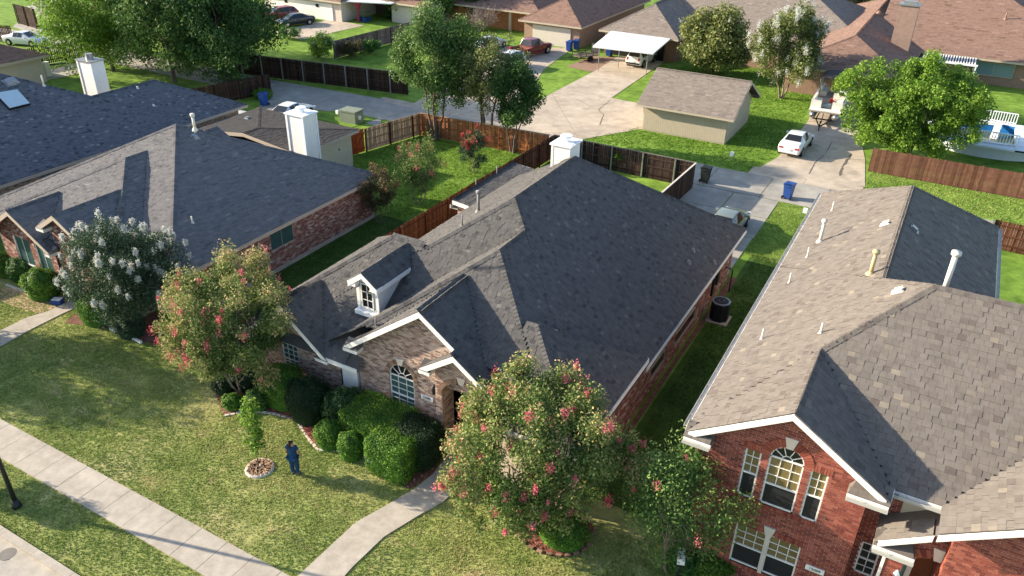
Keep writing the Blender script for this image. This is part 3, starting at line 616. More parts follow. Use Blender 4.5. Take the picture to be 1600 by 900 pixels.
# ---- main house
hs = thing('brick_house', 'tan brick house with charcoal shingle roof, white dormer and arched window, in the middle', 'house', (-15, 28, 0), world=True)
k = .69
MAIN = [Sol(-22.2, -7.7, 20.3, 40.55, nofas='F', L=(k, 2.8), R=(k, 2.8), F=(k, 2.975), B=(k, 2.8)),
        Sol(-24.1, -17.8, 19.64, 29.2, L=(k, 2.8), F=(k, 2.52), B=(k, 2.8)),
        Sol(-23.85, -19.35, 19.6, 23.5, L=(.82, 2.45), R=(.82, 2.45)),
        Sol(-18.4, -10.85, 19.7, 24.5, L=(.73, 3.42), R=(.73, 3.42)),
        Sol(-14.5, -10.85, 19.4, 20.6, L=(.7, 3.92), R=(.73, 3.42)),
        Sol(-19.9, -7.7, 20.2, 27.5, nofas='LFRB', L=(k, 2.8), R=(k, 2.8), F=(k, 4.36)),
        Sol(-11.4, -7.65, 18.67, 25.3, nofas='L', F=(k, 3.3), R=(k, 3.3), B=(k, 3.3)),
        Sol(-23.4, -21.4, 35.0, 42.2, R=(.10, 2.85), L=(2.2, 2.7)),
        Sol(-19.33, -17.85, 21.3, 25.0, L=(.75, 5.35), R=(.75, 5.35))]
roof(hs, MAIN, 'sh_charcoal', .155, .15, .24, nparts=60)
# dormer
db = MB(); db.add([(-19.12, 21.62, 3.6), (-18.06, 21.62, 3.6), (-18.06, 21.62, 5.42), (-18.59, 21.62, 5.82), (-19.12, 21.62, 5.42)], [(0, 1, 2, 3, 4)])
db.add([(-18.06, 21.62, 3.7), (-18.06, 24.2, 5.5), (-18.06, 23.9, 5.42), (-18.06, 21.62, 5.42)], [(0, 1, 2, 3)]); db.add([(-19.12, 21.62, 3.7), (-19.12, 24.2, 5.5), (-19.12, 23.9, 5.42), (-19.12, 21.62, 5.42)], [(3, 2, 1, 0)])
dm = part('dormer', db, 'white', hs)
part('corner_board', MB().bb(-18.17, -18.03, 21.56, 21.64, 3.8, 5.4).bb(-19.15, -19.01, 21.56, 21.64, 3.8, 5.4), 'white', dm)
part('sill', MB().bb(-19.2, -17.98, 21.40, 21.66, 3.80, 3.98), 'white_metal', dm)
part('cornice', MB().bb(-19.34, -18.95, 21.28, 21.64, 5.16, 5.36).bb(-18.2, -17.84, 21.28, 21.64, 5.16, 5.36), 'white', dm)
window(hs, (-19.1, 21.6, 0), (1, 0), .20, .82, 4.12, 5.25, cols=2, rows=3, upper='glass_dark', recess=-.03, split=.02, lowgrid=False)
# walls
wb_z = 2.55
wallbox(hs, -21.7, -8.35, 20.6, 40.1, wb_z, 'mortar_tan'); wallbox(hs, -23.6, -16, 20.6, 28.7, 2.5, 'mortar_tan')
wallbox(hs, -17.95, -11.3, 20.6, 24, 3.3, 'mortar_tan'); wallbox(hs, -10.9, -8.3, 19.2, 24.8, 3.05, 'mortar_tan')
OB = (-18.05, 20.1, 0); zB = lambda s: 3.3+.73*min(s, 7-s+.0)+.12 if s < 6.9 else 3.4
zB = lambda s: 3.42+.73*min(s+.35, 7.2-s)-.05
wf = brickwall(hs, 'front_wall', OB, (1, 0), 6.85, zB, 'brick_tan', 'mortar_tan', course=.07, bl=.2, holes=[arch_hole(1.52, 2.72, .9, 2.5, .62), rect_hole(4.2, 7, -1, 2.9)], nparts=120)
window(hs, OB, (1, 0), 1.52, 2.72, .9, 2.5, rise=.62, cols=3, rows=3, split=.45, frame='white')
arch_ring(wf, OB, (1, 0), 2.12, 2.5, .62, .80, .64, .82, 'brick_brown', 21, True)
# dark gable louver shadow brick + plaque + lantern
part('number_plaque', MB().bb(-14.98, -14.42, 20.04, 20.075, 1.92, 2.12), 'white', hs)
text_on('15005', .15, (-14.7, 20.035, 2.02), (1, 0), 'black_metal', hs)
OG = (-14.1, 19.8, 0); zG = lambda s: min(3.92+.7*(s+.4), 3.42+.73*(3.25-s))-.05
wg = brickwall(hs, 'entry_wall', OG, (1, 0), 2.95, zG, 'brick_tan', 'mortar_tan', course=.07, bl=.2, holes=[arch_hole(.28, 2.1, -1, 2.65, .85)], nparts=50)
arch_ring(wg, OG, (1, 0), 1.19, 2.65, .93, 1.10, .87, 1.04, 'brick_brown', 23, True)
brickwall(hs, 'entry_side_wall', (-14.08, 20.1, 0), (0, -1), .3, lambda s: 4.0, 'brick_tan', 'mortar_tan')
brickwall(hs, 'porch_wall', (-13.95, 21.55, 0), (1, 0), 1.0, lambda s: 3.3, 'brick_tan', 'mortar_tan'); brickwall(hs, 'porch_side_wall', (-13.83, 19.85, 0), (0, 1), 1.9, lambda s: 3.6, 'brick_tan', 'mortar_tan')
dr = part('front_door', MB().bb(-12.85, -11.9, 21.5, 21.56, 0, 2.6), 'glass_teal', hs); part('door_frame', MB().bb(-12.97, -12.85, 21.44, 21.58, 0, 2.7).bb(-11.95, -11.8, 21.44, 21.58, 0, 2.7), 'white', dr)
part('porch_floor', MB().bb(-14, -11.3, 19.7, 21.6, 0, .1), 'walk', hs)
lt = part('wall_lantern', MB().tube([(-14.28, 19.95, 2.45), (-14.28, 19.95, 2.75)], [.07, .11], 6).tube([(-14.28, 19.95, 2.75), (-14.28, 19.95, 2.9)], [.13, .02], 6).bb(-14.31, -14.25, 19.95, 20.1, 2.6, 2.65), 'black_metal', hs)
OD = (-23.45, 20.05, 0); zD = lambda s: 2.45+.82*min(s+.4, 4.1-s)-.04
wd_ = brickwall(hs, 'gable_wall', OD, (1, 0), 4.4, zD, 'brick_tan', 'mortar_tan', course=.07, bl=.2, holes=[arch_hole(1.15, 2.05, .6, 2.3, .5)], nparts=20)
window(hs, OD, (1, 0), 1.15, 2.05, .6, 2.3, rise=.5, cols=3, rows=4, split=.4); arch_ring(wd_, OD, (1, 0), 1.6, 2.3, .47, .62, .52, .68, 'brick_brown', 17, False)
brickwall(hs, 'recess_wall', (-19.1, 20.2, 0), (1, 0), 1.1, lambda s: 2.4, 'brick_tan', 'mortar_tan')
part('siding_panel', MB().bb(-18.95, -18.15, 20.02, 20.16, 0, 2.3), 'white', hs)
# cornice returns
for x0, x1, y0, y1, z in ((-18.45, -17.75, 19.66, 20.1, 3.2), (-14.55, -14.05, 19.36, 19.8, 3.72), (-19.95, -19.3, 19.56, 20.05, 2.22), (-11.5, -10.9, 19.36, 19.8, 3.2), (-23.9, -23.3, 19.56, 20.05, 2.22)):
    part('cornice_return', MB().bb(x0, x1, y0, y1, z, z+.16), 'white', hs)
    part('return_roof', MB().prism([(x0, y0-.02, z+.165), (x0, y1, z+.165), (x0, y1, z+.42)], (x1-x0, 0, 0)), 'sh_charcoal', hs)
# right side wall
OR = (-8.12, 24.85, 0)
ws = brickwall(hs, 'side_wall', OR, (0, 1), 15.2, lambda s: 2.55, 'brick_mix', 'mortar', [rect_hole(2.6, 4.5, .6, 1.9), rect_hole(5.8, 8.9, .5, 1.9)], nparts=40)
window(hs, OR, (0, 1), 2.6, 4.5, .6, 1.9, cols=2, rows=1, upper='glass_dark', frame='trim_tan', lowgrid=False); window(hs, OR, (0, 1), 5.8, 8.9, .5, 1.9, cols=2, rows=1, upper='glass_dark', frame='trim_tan', lowgrid=False)
brickwall(hs, 'side_wall', (-8.08, 19.2, 0), (0, 1), 5.64, lambda s: 3.05, 'brick_mix', 'mortar', nparts=0)
brickwall(hs, 'wing_wall', (-23.1, 35.3, 0), (1, 0), 1.5, lambda s: 2.7, 'brick_tan', 'mortar_tan')
wallbox(hs, -23.0, -21, 35.4, 42, 2.6, 'mortar_tan')
# chimney
cb = MB(); cb.bb(-16.75, -15.75, 34.4, 35.6, 5.5, 7.75); chm = part('chimney', cb, 'white', hs)
part('chimney_cap', MB().bb(-16.85, -15.65, 34.3, 35.7, 7.75, 7.83).tube([(-16.25, 35, 7.8), (-16.25, 35, 8.05)], .18, 14).tube([(-16.25, 35, 8.1), (-16.25, 35, 8.16)], [.33, .30], 16), 'white_metal', chm)
for z_ in np.arange(5.7, 7.7, .18): part('siding_board', MB().bb(-16.68, -15.82, 34.375, 34.41, z_, z_+.165).bb(-15.765, -15.73, 34.45, 35.55, z_, z_+.165), 'white', chm)
part('corner_board', MB().bb(-16.78, -16.66, 34.36, 34.46, 5.6, 7.75).bb(-15.84, -15.72, 34.36, 34.46, 5.6, 7.75), 'white', chm)
zr = lambda x: 2.8+k*(x+22.2)
for x, y, h_, r_, cap in ((-18.0, 29.3, .95, .07, 1), (-17.0, 26.3, .5, .035, 0), (-17.2, 20.3, .45, .03, 0)):
    vent_pipe(hs, x, y, zr(x) if y > 25 else 3.42+.73*(x+18.4), h_, r_, 'pipe_grey', bool(cap))
vent_pipe(hs, -23.2, 37.5, 2.9, .6, .035, 'pipe_grey'); vent_pipe(hs, -23.1, 39.8, 2.9, .7, .035, 'pipe_grey')
zrr = lambda x: 2.8+k*(-7.7-x)
for q in ((1083, 393), (1076, 412), (1116, 412)):
    d = P(*q); # small caps on the right slope
    best = min(((abs(P(*q, z)[2]-zrr(P(*q, z)[0])), z) for z in np.arange(2.8, 7.8, .02))); p = P(*q, best[1]); box_vent(hs, p[0], p[1], zrr(p[0])+.02, (-k, 0), 'pipe_grey', .12)
# downspout, meter and cables by the AC
part('meter_box', MB().bb(-8.1, -7.95, 36.6, 37.0, 1.1, 1.9).bb(-8.1, -8.0, 36.2, 36.4, .6, 1.7), 'black_metal', hs)
# ---- red brick two-storey house on the right
h2 = thing('brick_house', 'two storey red brick house with weathered brown shingle roof at the right', 'house', (2, 25, 0), world=True)
kr = .65
RED = [Sol(-4.35, 13, 19.7, 31.7, L=(kr, 5.4), F=(.6, 5.4), B=(.6, 5.4)),
       Sol(-4.35, 3.75, 24, 41.35, L=(kr, 5.4), R=(kr, 5.4), B=(kr, 5.4)),
       Sol(-4.35, 1.5, 19.1, 24.5, L=(kr, 5.4), R=(kr, 5.4)),
       Sol(1.42, 4.68, 19.0, 20.7, L=(.7, 4.0), R=(.7, 4.0)),
       Sol(2.75, 10.6, 18.5, 26, nofas='L', L=(.65, 5.4), R=(.65, 5.4)),
       Sol(-4.35, -3.5, 19.0, 19.52, F=(.5, 5.33), R=(1.5, 5.33)), Sol(.4, 1.5, 19.0, 19.52, F=(.5, 5.33), L=(1.5, 5.33)),
       Sol(1.42, 2.5, 18.92, 19.42, F=(.5, 3.93), R=(1.5, 3.93))]
roof(h2, RED, 'sh_wood', .195, .19, .29, nparts=300, gutters='LRF', fas=.18, thick=.015)
wallbox(h2, -3.85, 12, 20.3, 31, 5.2, 'mortar'); wallbox(h2, -3.85, 3.2, 25, 40.8, 5.2, 'mortar')
OI = (-3.78, 19.5, 0); zI = lambda s: 5.4+kr*min(s+.57, 5.28-s)-.05
wr = brickwall(h2, 'front_wall', OI, (1, 0), 4.75, zI, 'brick_red', 'mortar', [rect_hole(1.22, 1.70, 3.42, 5.32), rect_hole(3.13, 3.62, 3.40, 5.28), arch_hole(1.93, 2.92, 3.42, 5.28, .5), rect_hole(1.42, 3.42, .62, 2.25)], nparts=160, course=.088, bl=.24, z0=0)
window(h2, OI, (1, 0), 1.22, 1.70, 3.42, 5.32, cols=2, rows=3, upper='glass_blind', lower='screen', lowgrid=False)
window(h2, OI, (1, 0), 3.13, 3.62, 3.40, 5.28, cols=2, rows=3, upper='glass_blind', lower='screen', lowgrid=False)
window(h2, OI, (1, 0), 1.93, 2.92, 3.42, 5.28, rise=.5, cols=3, rows=3, upper='glass_blind', lower='screen', lowgrid=False, split=.44)
window(h2, OI, (1, 0), 1.42, 2.39, .62, 2.25, cols=3, rows=3, upper='glass_blind', lower='screen', lowgrid=False, split=.48)
window(h2, OI, (1, 0), 2.45, 3.42, .62, 2.25, cols=3, rows=3, upper='glass_blind', lower='screen', lowgrid=False, split=.48)
part('mullion', MB().bb(-3.78+2.36, -3.78+2.48, 19.44, 19.52, .6, 2.3).prism([(-3.78+2.32, 19.5, 2.26), (-3.78+2.52, 19.5, 2.26), (-3.78+2.60, 19.5, 2.62), (-3.78+2.24, 19.5, 2.62)], (0, -.07, 0)), 'stone', h2)
arch_ring(wr, OI, (1, 0), 2.425, 5.28, .51, .78, .52, .80, 'brick_red', 21, True)
soldier(wr, OI, (1, 0), 1.15, 1.74, 5.33, 5.55, 'brick_red'); soldier(wr, OI, (1, 0), 3.12, 3.72, 5.29, 5.51, 'brick_red')
soldier(wr, OI, (1, 0), 1.38, 2.24, 2.27, 2.5, 'brick_red'); soldier(wr, OI, (1, 0), 2.62, 3.46, 2.27, 2.5, 'brick_red')
soldier(wr, OI, (1, 0), 1.2, 3.64, 3.26, 3.40, 'brick_red'); soldier(wr, OI, (1, 0), 1.38, 3.46, .46, .60, 'brick_red')
part('number_plaque', MB().bb(-.10, .46, 19.44, 19.48, 1.53, 1.73), 'white', h2); text_on('15009', .14, (.18, 19.435, 1.63), (1, 0), 'black_metal', h2)
brickwall(h2, 'side_wall', (.97, 19.5, 0), (0, 1), .75, lambda s: 5.3, 'brick_red', 'mortar')
brickwall(h2, 'left_wall', (-3.78, 21, 0), (0, -1), 1.5, lambda s: 5.3, 'brick_red', 'mortar')
OW = (.95, 20.25, 0)
brickwall(h2, 'recess_wall', OW, (1, 0), 3.0, lambda s: 5.25, 'brick_red', 'mortar', [rect_hole(.27, .82, 1.45, 2.7)], course=.085, bl=.24, nparts=20)
window(h2, OW, (1, 0), .27, .82, 1.45, 2.7, cols=2, rows=2, upper='screen', recess=.02)
OK_ = (1.85, 19.42, 0); zK = lambda s: 4.0+.7*min(s+.43, 2.83-s)-.05
wk = brickwall(h2, 'porch_wall', OK_, (1, 0), 2.45, zK, 'brick_red', 'mortar', [arch_hole(.48, 1.98, -1, 3.0, .75)], course=.085, bl=.24, nparts=40)
arch_ring(wk, OK_, (1, 0), 1.23, 3.0, .76, 1.06, .76, 1.06, 'brick_red', 23, True)
part('porch_post', MB().bb(1.79, 1.87, 19.38, 19.44, 0, 3.9), 'white', h2)
brickwall(h2, 'porch_side_wall', (1.85, 20.3, 0), (0, -1), .88, lambda s: 3.9, 'brick_red', 'mortar')
dr = part('front_door', MB().bb(2.6, 4.1, 20.1, 20.2, 0, 3.6), 'door_brown', h2); part('sidelight', MB().bb(2.28, 2.55, 20.1, 20.16, 0, 3.4), 'glass_sky', dr); part('door_frame', MB().bb(2.52, 2.66, 20.04, 20.16, 0, 3.7), 'white', dr)
part('porch_lamp', MB().tube([(2.25, 19.3, 2.55), (2.25, 19.3, 2.85)], [.06, .10], 6).tube([(2.25, 19.3, 2.85), (2.25, 19.3, 3.0)], [.11, .02], 6), 'chrome', h2)
OL = (3.2, 18.95, 0); zL = lambda s: 5.4+.65*min(s+.45, 7.4-s)-.05
wl_ = brickwall(h2, 'gable_wall', OL, (1, 0), 6.9, zL, 'brick_red', 'mortar', [], course=.085, bl=.24, nparts=60)
brickwall(h2, 'gable_side_wall', (3.2, 20.3, 0), (0, -1), 1.35, lambda s: 5.2, 'brick_red', 'mortar')
part('siding_patch', MB().bb(1.9, 3.2, 20.18, 20.24, 4.2, 5.2), 'cream', h2)
zl2 = lambda x: 5.4+kr*(x+4.35)
for u, v, h_, r_, mt, cap in ((1300, 329, .45, .03, 'pipe_white', 0), (1281, 378, .95, .07, 'pipe_white', 1), (1261, 402, .45, .03, 'pipe_white', 0), (1233, 442, .45, .03, 'pipe_white', 0), (1190, 530, .42, .03, 'pipe_white', 0), (1282, 521, .40, .035, 'pipe_white', 0), (1360, 428, .85, .075, 'pipe_tan', 1)):
    zs = np.arange(5.4, 9, .01); ps = np.array([P(u, v, z) for z in zs]); i = np.argmin(abs(ps[:, 2]-zl2(ps[:, 0]))); p = ps[i]; vent_pipe(h2, p[0], p[1], p[2], h_, r_, mt, bool(cap))
def onplane(u, v, zf):
    zs = np.arange(2, 11, .01); ps = np.array([P(u, v, z) for z in zs]); i = np.argmin(abs(ps[:, 2]-np.array([zf(*q[:2]) for q in ps]))); return ps[i]
for u, v in ((1382, 351), (1402, 456)): p = onplane(u, v, lambda x, y: zl2(x)); box_vent(h2, p[0], p[1], p[2]+.01, (kr, 0), 'pipe_white', .22)
p = onplane(1429, 360, lambda x, y: 5.4+kr*(3.75-x)); box_vent(h2, p[0], p[1], p[2]+.01, (-kr, 0), 'galv', .22)
p = onplane(1472, 447, lambda x, y: 5.4+.6*(31.7-y)); vent_pipe(h2, 1.55, 26.6, 8.45, 1.35, .09, 'pipe_white', True)
# ---- left house
h3 = thing('brick_house', 'low brick house with slate grey hip roof left of the middle house', 'house', (-37, 28, 0), world=True)
kl = .5
LEFT = [Sol(-45.5, -29.5, 20.5, 36.5, L=(kl, 2.8), R=(kl, 2.8), F=(kl, 2.8), B=(kl, 2.8)),
        Sol(-43.7, -31.7, 19.9, 31.5, L=(kl, 2.8), R=(kl, 2.8), F=(kl, 3.2)),
        Sol(-37.75, -32.3, 19.55, 24.3, L=(.6, 3.95), R=(.6, 2.65)),
        Sol(-42.4, -37.0, 19.35, 23.3, L=(.6, 2.78), R=(.6, 2.78)),
        ]
roof(h3, [Sol(-46.2, -36.4, 36.56, 42.8, R=(.12, 2.75), L=(.12, 2.75), B=(.12, 2.75))], 'sh_shade', .14, .2, .5, trim='trim_tan')  # rear wing roof coloured dark in place of a cast shadow
roof(h3, LEFT, 'sh_slate', .14, .2, .5, nparts=0, trim='trim_tan')
wallbox(h3, -45, -30.25, 21.2, 36, 2.6, 'mortar'); wallbox(h3, -43.2, -32.2, 20.5, 30, 2.7, 'mortar'); wallbox(h3, -45.9, -36.85, 36.2, 42.4, 2.55, 'cream')
OLr = (-30.0, 20.95, 0)
brickwall(h3, 'side_wall', OLr, (0, 1), 15.1, lambda s: 2.6, 'brick_mix', 'mortar', [rect_hole(6.3, 8.1, 1.25, 2.5)], nparts=20)
window(h3, OLr, (0, 1), 6.3, 8.1, 1.25, 2.5, cols=2, rows=1, upper='glass_teal', frame='trim_tan', lowgrid=False, split=.02)
part('foundation', MB().bb(-30.1, -29.85, 21, 36, 0, .18), 'walk', h3)
zG2 = lambda s: min(3.95+.6*(s+.35), 2.65+.6*(5.1-s))-.05
brickwall(h3, 'gable_wall', (-37.4, 20.0, 0), (1, 0), 4.7, zG2, 'brick_mix', 'mortar', [rect_hole(1.9, 2.5, 3.2, 4.0)], nparts=0)
window(h3, (-37.4, 20.0, 0), (1, 0), 1.9, 2.5, 3.2, 4.0, cols=2, rows=2, upper='glass_sky')
zG1 = lambda s: 2.78+.6*min(s+.4, 4.95-s)-.05
brickwall(h3, 'front_wall', (-42.0, 19.85, 0), (1, 0), 4.6, zG1, 'brick_mix', 'mortar', [rect_hole(1.1, 2.5, .3, 2.6), rect_hole(2.9, 4.1, .3, 2.6)], nparts=0)
window(h3, (-42.0, 19.85, 0), (1, 0), 2.9, 4.1, .3, 2.6, cols=2, rows=1, upper='glass_teal', lowgrid=True, split=.3); window(h3, (-42.0, 19.85, 0), (1, 0), 1.1, 2.5, .3, 2.6, cols=2, rows=1, upper='glass_teal', split=.3)
for x0, x1, y0, z in ((-37.8, -37.2, 19.5, 3.75), (-37.3, -36.95, 19.3, 2.5)):
    part('cornice_return', MB().bb(x0, x1, y0, y0+.5, z, z+.16), 'white', h3); part('return_roof', MB().prism([(x0, y0-.02, z+.165), (x0, y0+.5, z+.165), (x0, y0+.5, z+.42)], (x1-x0, 0, 0)), 'sh_slate', h3)
p = onplane(301, 348, lambda x, y: 2.8+kl*(-29.5-x)); vent_pipe(h3, p[0], p[1], p[2], .35, .04)
p = onplane(305, 215, lambda x, y: 2.8+kl*(-29.5-x)); box_vent(h3, p[0], p[1], p[2]+.01, (-kl, 0), 'galv', .26)
p = onplane(304, 199, lambda x, y: 2.8+kl*(36.5-y)); vent_pipe(h3, p[0], p[1], p[2]-.1, .55, .05, 'pipe_white', True)
p = P(387, 186, 2.95); box_vent(h3, p[0], p[1], 3.0, (0, 0), 'galv', .3)
cb = MB().bb(-37.2, -35.75, 36.65, 37.9, 1.5, 5.35); c2 = part('chimney', cb, 'white', h3)
part('chimney_cap', MB().bb(-37.3, -35.65, 36.55, 38.0, 5.35, 5.43).tube([(-36.45, 37.3, 5.4), (-36.45, 37.3, 5.65)], .2, 14).tube([(-36.45, 37.3, 5.7), (-36.45, 37.3, 5.76)], [.36, .33], 16), 'white_metal', c2)
part('corner_board', MB().bb(-37.24, -37.08, 36.6, 36.72, 1.5, 5.35).bb(-35.87, -35.71, 36.6, 36.72, 1.5, 5.35).bb(-35.78, -35.71, 37.8, 37.94, 1.5, 5.35), 'white_metal', c2)
part('house_mark', MB().tube([(-36.83, 41.0, 1.6), (-36.83, 41.0, 1.75)], .04, 6), 'black_metal', h3)
# ---- far-left house
h4 = thing('brick_house', 'brick house with big blue grey shingle roof and skylight at the left edge', 'house', (-55, 28, 0), world=True)
FL = [Sol(-72, -47.4, 12, 37.6, R=(.5, 2.8), L=(.5, 2.8), F=(.5, 2.8), B=(.5, 2.8)),
      Sol(-56.4, -47.4, 20, 42.8, L=(.5, 2.8), R=(.5, 2.8), B=(.5, 2.8))]
roof(h4, FL, 'sh_blue', .15, .16, .3, nparts=0, trim='trim_tan')
wallbox(h4, -71.5, -48.1, 12.5, 37, 2.6, 'mortar'); wallbox(h4, -55.9, -48.1, 25, 42.3, 2.6, 'mortar')
OF = (-47.88, 15, 0)
brickwall(h4, 'side_wall', OF, (0, 1), 27.2, lambda s: 2.6, 'brick_tan', 'mortar_tan', course=.07, bl=.2, holes=[rect_hole(10.9, 12.5, .8, 2.45)])
window(h4, OF, (0, 1), 10.9, 12.5, .8, 2.45, cols=1, rows=1, upper='glass_sky', frame='trim_tan', lowgrid=False, split=.02)
sk = [onplane(u, v, lambda x, y: 2.8+.5*(-47.4-x)) for u, v in ((-8, 149), (27, 143), (47, 165), (15, 173))]
mb = MB(); n_ = np.array([.447, 0, .894]); mb.prism([q+n_*.02 for q in sk], n_*.16); sl = part('skylight', mb, 'dark', h4); cc = sum(sk)/4
part('pane', MB().prism([cc+(q-cc)*.97+n_*.18 for q in sk], n_*.03), 'skylight_glass', sl)
bpy.data.materials['glass_sky'].node_tree.nodes['Principled BSDF'].inputs['Roughness'].default_value = .15
cb = MB().bb(-60.2, -58.5, 37.9, 39.0, 1.5, 5.5); c3 = part('chimney', cb, 'white', h4)
part('chimney_cap', MB().bb(-60.3, -58.4, 37.8, 39.1, 5.5, 5.58).tube([(-59.4, 38.5, 5.5), (-59.4, 38.5, 6.0)], .28, 14), 'galv', c3); part('corner_board', MB().bb(-60.24, -60.05, 37.85, 37.97, 1.5, 5.5).bb(-58.66, -58.46, 37.85, 37.97, 1.5, 5.5), 'white', c3)
for u, v, hh_ in ((69, 134, .7), (215, 138, .15), (240, 165, .12)): p = onplane(u, v, lambda x, y: min(2.8+.5*(-47.4-x), 6.6)); vent_pipe(h4, p[0], p[1], p[2], hh_, .05, 'pipe_white')
for u, v in ((14, 130), (20, 127)): p = onplane(u, v, lambda x, y: min(2.8+.5*(-47.4-x), 6.6)); box_vent(h4, p[0], p[1], p[2]+.02, (-.5, 0), 'galv', .4)
# ---- garage at far left
h5 = thing('garage', 'cream walled garage with dark roof at the left edge behind the skylight roof', 'garage', (-77, 40, 0), world=True)
roof(h5, [Sol(-90, -75.6, 34, 45.0, R=(.4, 2.6), L=(.4, 2.6), B=(.4, 2.6), F=(.4, 2.6))], 'sh_brown', .2, .3, .6, fas=.25, caps=False, trim='beige')
wallbox(h5, -89, -76.2, 34.6, 44.5, 2.5, 'cream')
# ---- shed
h6 = thing('shed', 'beige wooden shed with brown shingle roof standing on the lawn', 'shed', (-18, 65, 0), world=True)
roof(h6, [Sol(-22.25, -14.1, 61.35, 69.7, F=(.5, 2.3), B=(.5, 2.3))], 'sh_taupe', .17, .3, .6, fas=.16, trim='beige')
part('wall', MB().bb(-21.76, -14.72, 61.95, 69.1, 0, 2.35).prism([(-14.72, 61.95, 2.3), (-14.72, 69.1, 2.3), (-14.72, 65.52, 4.25)], (-7.0, 0, 0)), 'beige', h6)
for i in range(36): part('siding_board', MB().bb(-21.74+i*.195, -21.74+i*.195+.175, 61.925, 61.96, .08, 2.45), 'beige', h6)
for i in range(24):
    y = 62+i*.295; part('siding_board', MB().bb(-14.725, -14.695, y, y+.275, .08, 2.3+.5*min(y-61.95+.1, 69.1-y-.2)), 'beige', h6)
# ---- carport house
h7 = thing('brick_house', 'brown brick house with taupe hip roof behind the flat white carport', 'house', (-25, 95, 0), world=True)
roof(h7, [Sol(-36.3, -26.9, 85.3, 106, L=(.55, 2.7), R=(.55, 2.7), F=(.55, 2.7)), Sol(-31, -8, 92, 112, F=(.45, 2.7), B=(.45, 2.7), R=(.45, 2.7)), Sol(-21.0, -13.0, 88.2, 100, F=(.5, 2.7), L=(.5, 2.7), R=(.5, 2.7))], 'sh_taupe', .24, .3, .7, fas=.2, trim='beige')
wallbox(h7, -35.8, -27.4, 86, 104, 2.6, 'brick_brown'); wallbox(h7, -30, -9, 93, 110, 2.6, 'brick_brown'); wallbox(h7, -20.6, -13.4, 88.8, 96, 2.6, 'brick_brown')
part('chimney', MB().bb(-30.9, -29.5, 97.2, 98.4, 3, 7.4), 'cream', h7)
part('garage_door', MB().bb(-35, -28.6, 85.9, 85.98, 0, 2.2), 'dark', h7)
cp = thing('carport', 'flat white metal carport roof on thin posts over the white car', 'carport', (-31, 82, 0), world=True)
cc = [P(926, 72, 2.6), P(960, 44, 2.75), P(1056, 53, 2.75), P(1021, 83, 2.6)]
part('roof_panel', MB().prism([q-np.array([0, 0, .15]) for q in cc], (0, 0, .15)), 'white_metal', cp)
for i in range(14):
    a = cc[0]+(cc[3]-cc[0])*(i+.5)/14; b = cc[1]+(cc[2]-cc[1])*(i+.5)/14; part('roof_rib', MB().beam(a+(0, 0, .01), b+(0, 0, .01), .05, .03), 'white_metal', cp)
for a in (.1, .9): q = cc[0]+(cc[3]-cc[0])*a+(cc[1]-cc[0])*.05; part('post', MB().tube([(q[0], q[1], 0), (q[0], q[1], 2.5)], .05, 8), 'galv', cp)
for a in (.35,): q = cc[0]+(cc[3]-cc[0])*a+(cc[1]-cc[0])*.3; part('post', MB().tube([(q[0], q[1], 0), (q[0], q[1], 2.5)], .05, 8), 'galv', cp)
# ---- house P behind pickups
h8 = thing('brick_house', 'brown brick house with brown shingle roof and wide garage door behind the red pickup', 'house', (-42, 93, 0), world=True)
roof(h8, [Sol(-46.9, -38.6, 85.6, 108, L=(.55, 2.6), R=(.55, 2.6), F=(.55, 2.6))], 'sh_brown', .24, .3, .7, fas=.2, trim='beige')
wallbox(h8, -46.4, -39.1, 86.2, 107, 2.45, 'brick_brown'); part('garage_door', MB().bb(-45.2, -40.2, 86.1, 86.19, 0, 2.15), 'soffit', h8)
for u, v in ((954, 1), (950, 10), (943, 18)): pass
h9 = thing('brick_house', 'low orange brown house partly hidden by trees at the top edge', 'house', (-52, 95, 0), world=True)
roof(h9, [Sol(-68, -46.2, 90, 106, F=(.4, 2.6), B=(.4, 2.6), L=(.4, 2.6), R=(.4, 2.6))], 'sh_brown', .24, .3, .7, fas=.2, trim='beige')
wallbox(h9, -67.4, -46.8, 91.2, 105, 2.4, 'wd_orange')
for i in range(4): part('post', MB().bb(-66+i*5, -65.7+i*5, 90.5, 90.8, 0, 2.4), 'beige', h9)
# ---- house T (white garage doors)
h10 = thing('brick_house', 'house with white garage door and porch full of potted plants at the top left', 'house', (-74, 88, 0), world=True)
roof(h10, [Sol(-86, -71.2, 82.2, 96, R=(.4, 2.6), L=(.4, 2.6), F=(.4, 2.6), B=(.4, 2.6)), Sol(-71.5, -60, 86, 98, R=(.4, 2.6), F=(.4, 2.6), B=(.4, 2.6))], 'sh_brown', .24, .3, .7, fas=.2, trim='cream')
wallbox(h10, -85.5, -71.8, 82.8, 95, 2.45, 'stone'); wallbox(h10, -66.5, -60.5, 86.6, 97, 2.45, 'soffit'); wallbox(h10, -71.8, -66.5, 90, 97, 2.4, 'wd_grey')
part('garage_door', MB().bb(-84.2, -73.2, 82.7, 82.79, 0, 2.1), 'white', h10)
for x in (-81.5, -76): part('window', MB().bb(x, x+.5, 82.66, 82.7, 1.5, 1.9), 'dark', h10)
part('garage_door', MB().bb(-65.6, -61.6, 86.5, 86.59, 0, 2.1), 'soffit', h10)
part('porch_roof', MB().prism([(-72.5, 82.8, 2.5), (-65.5, 85.2, 2.5), (-65.5, 90, 2.6), (-72.5, 90, 2.6)], (0, 0, .12)), 'white_metal', h10)
part('porch_curtain', MB().tube([(-70.3, 84.4, 0), (-70.3, 84.4, 1.0), (-70.3, 84.4, 1.4), (-70.3, 84.4, 2.4)], [.28, .12, .16, .5], 10), 'fl_pink', h10)
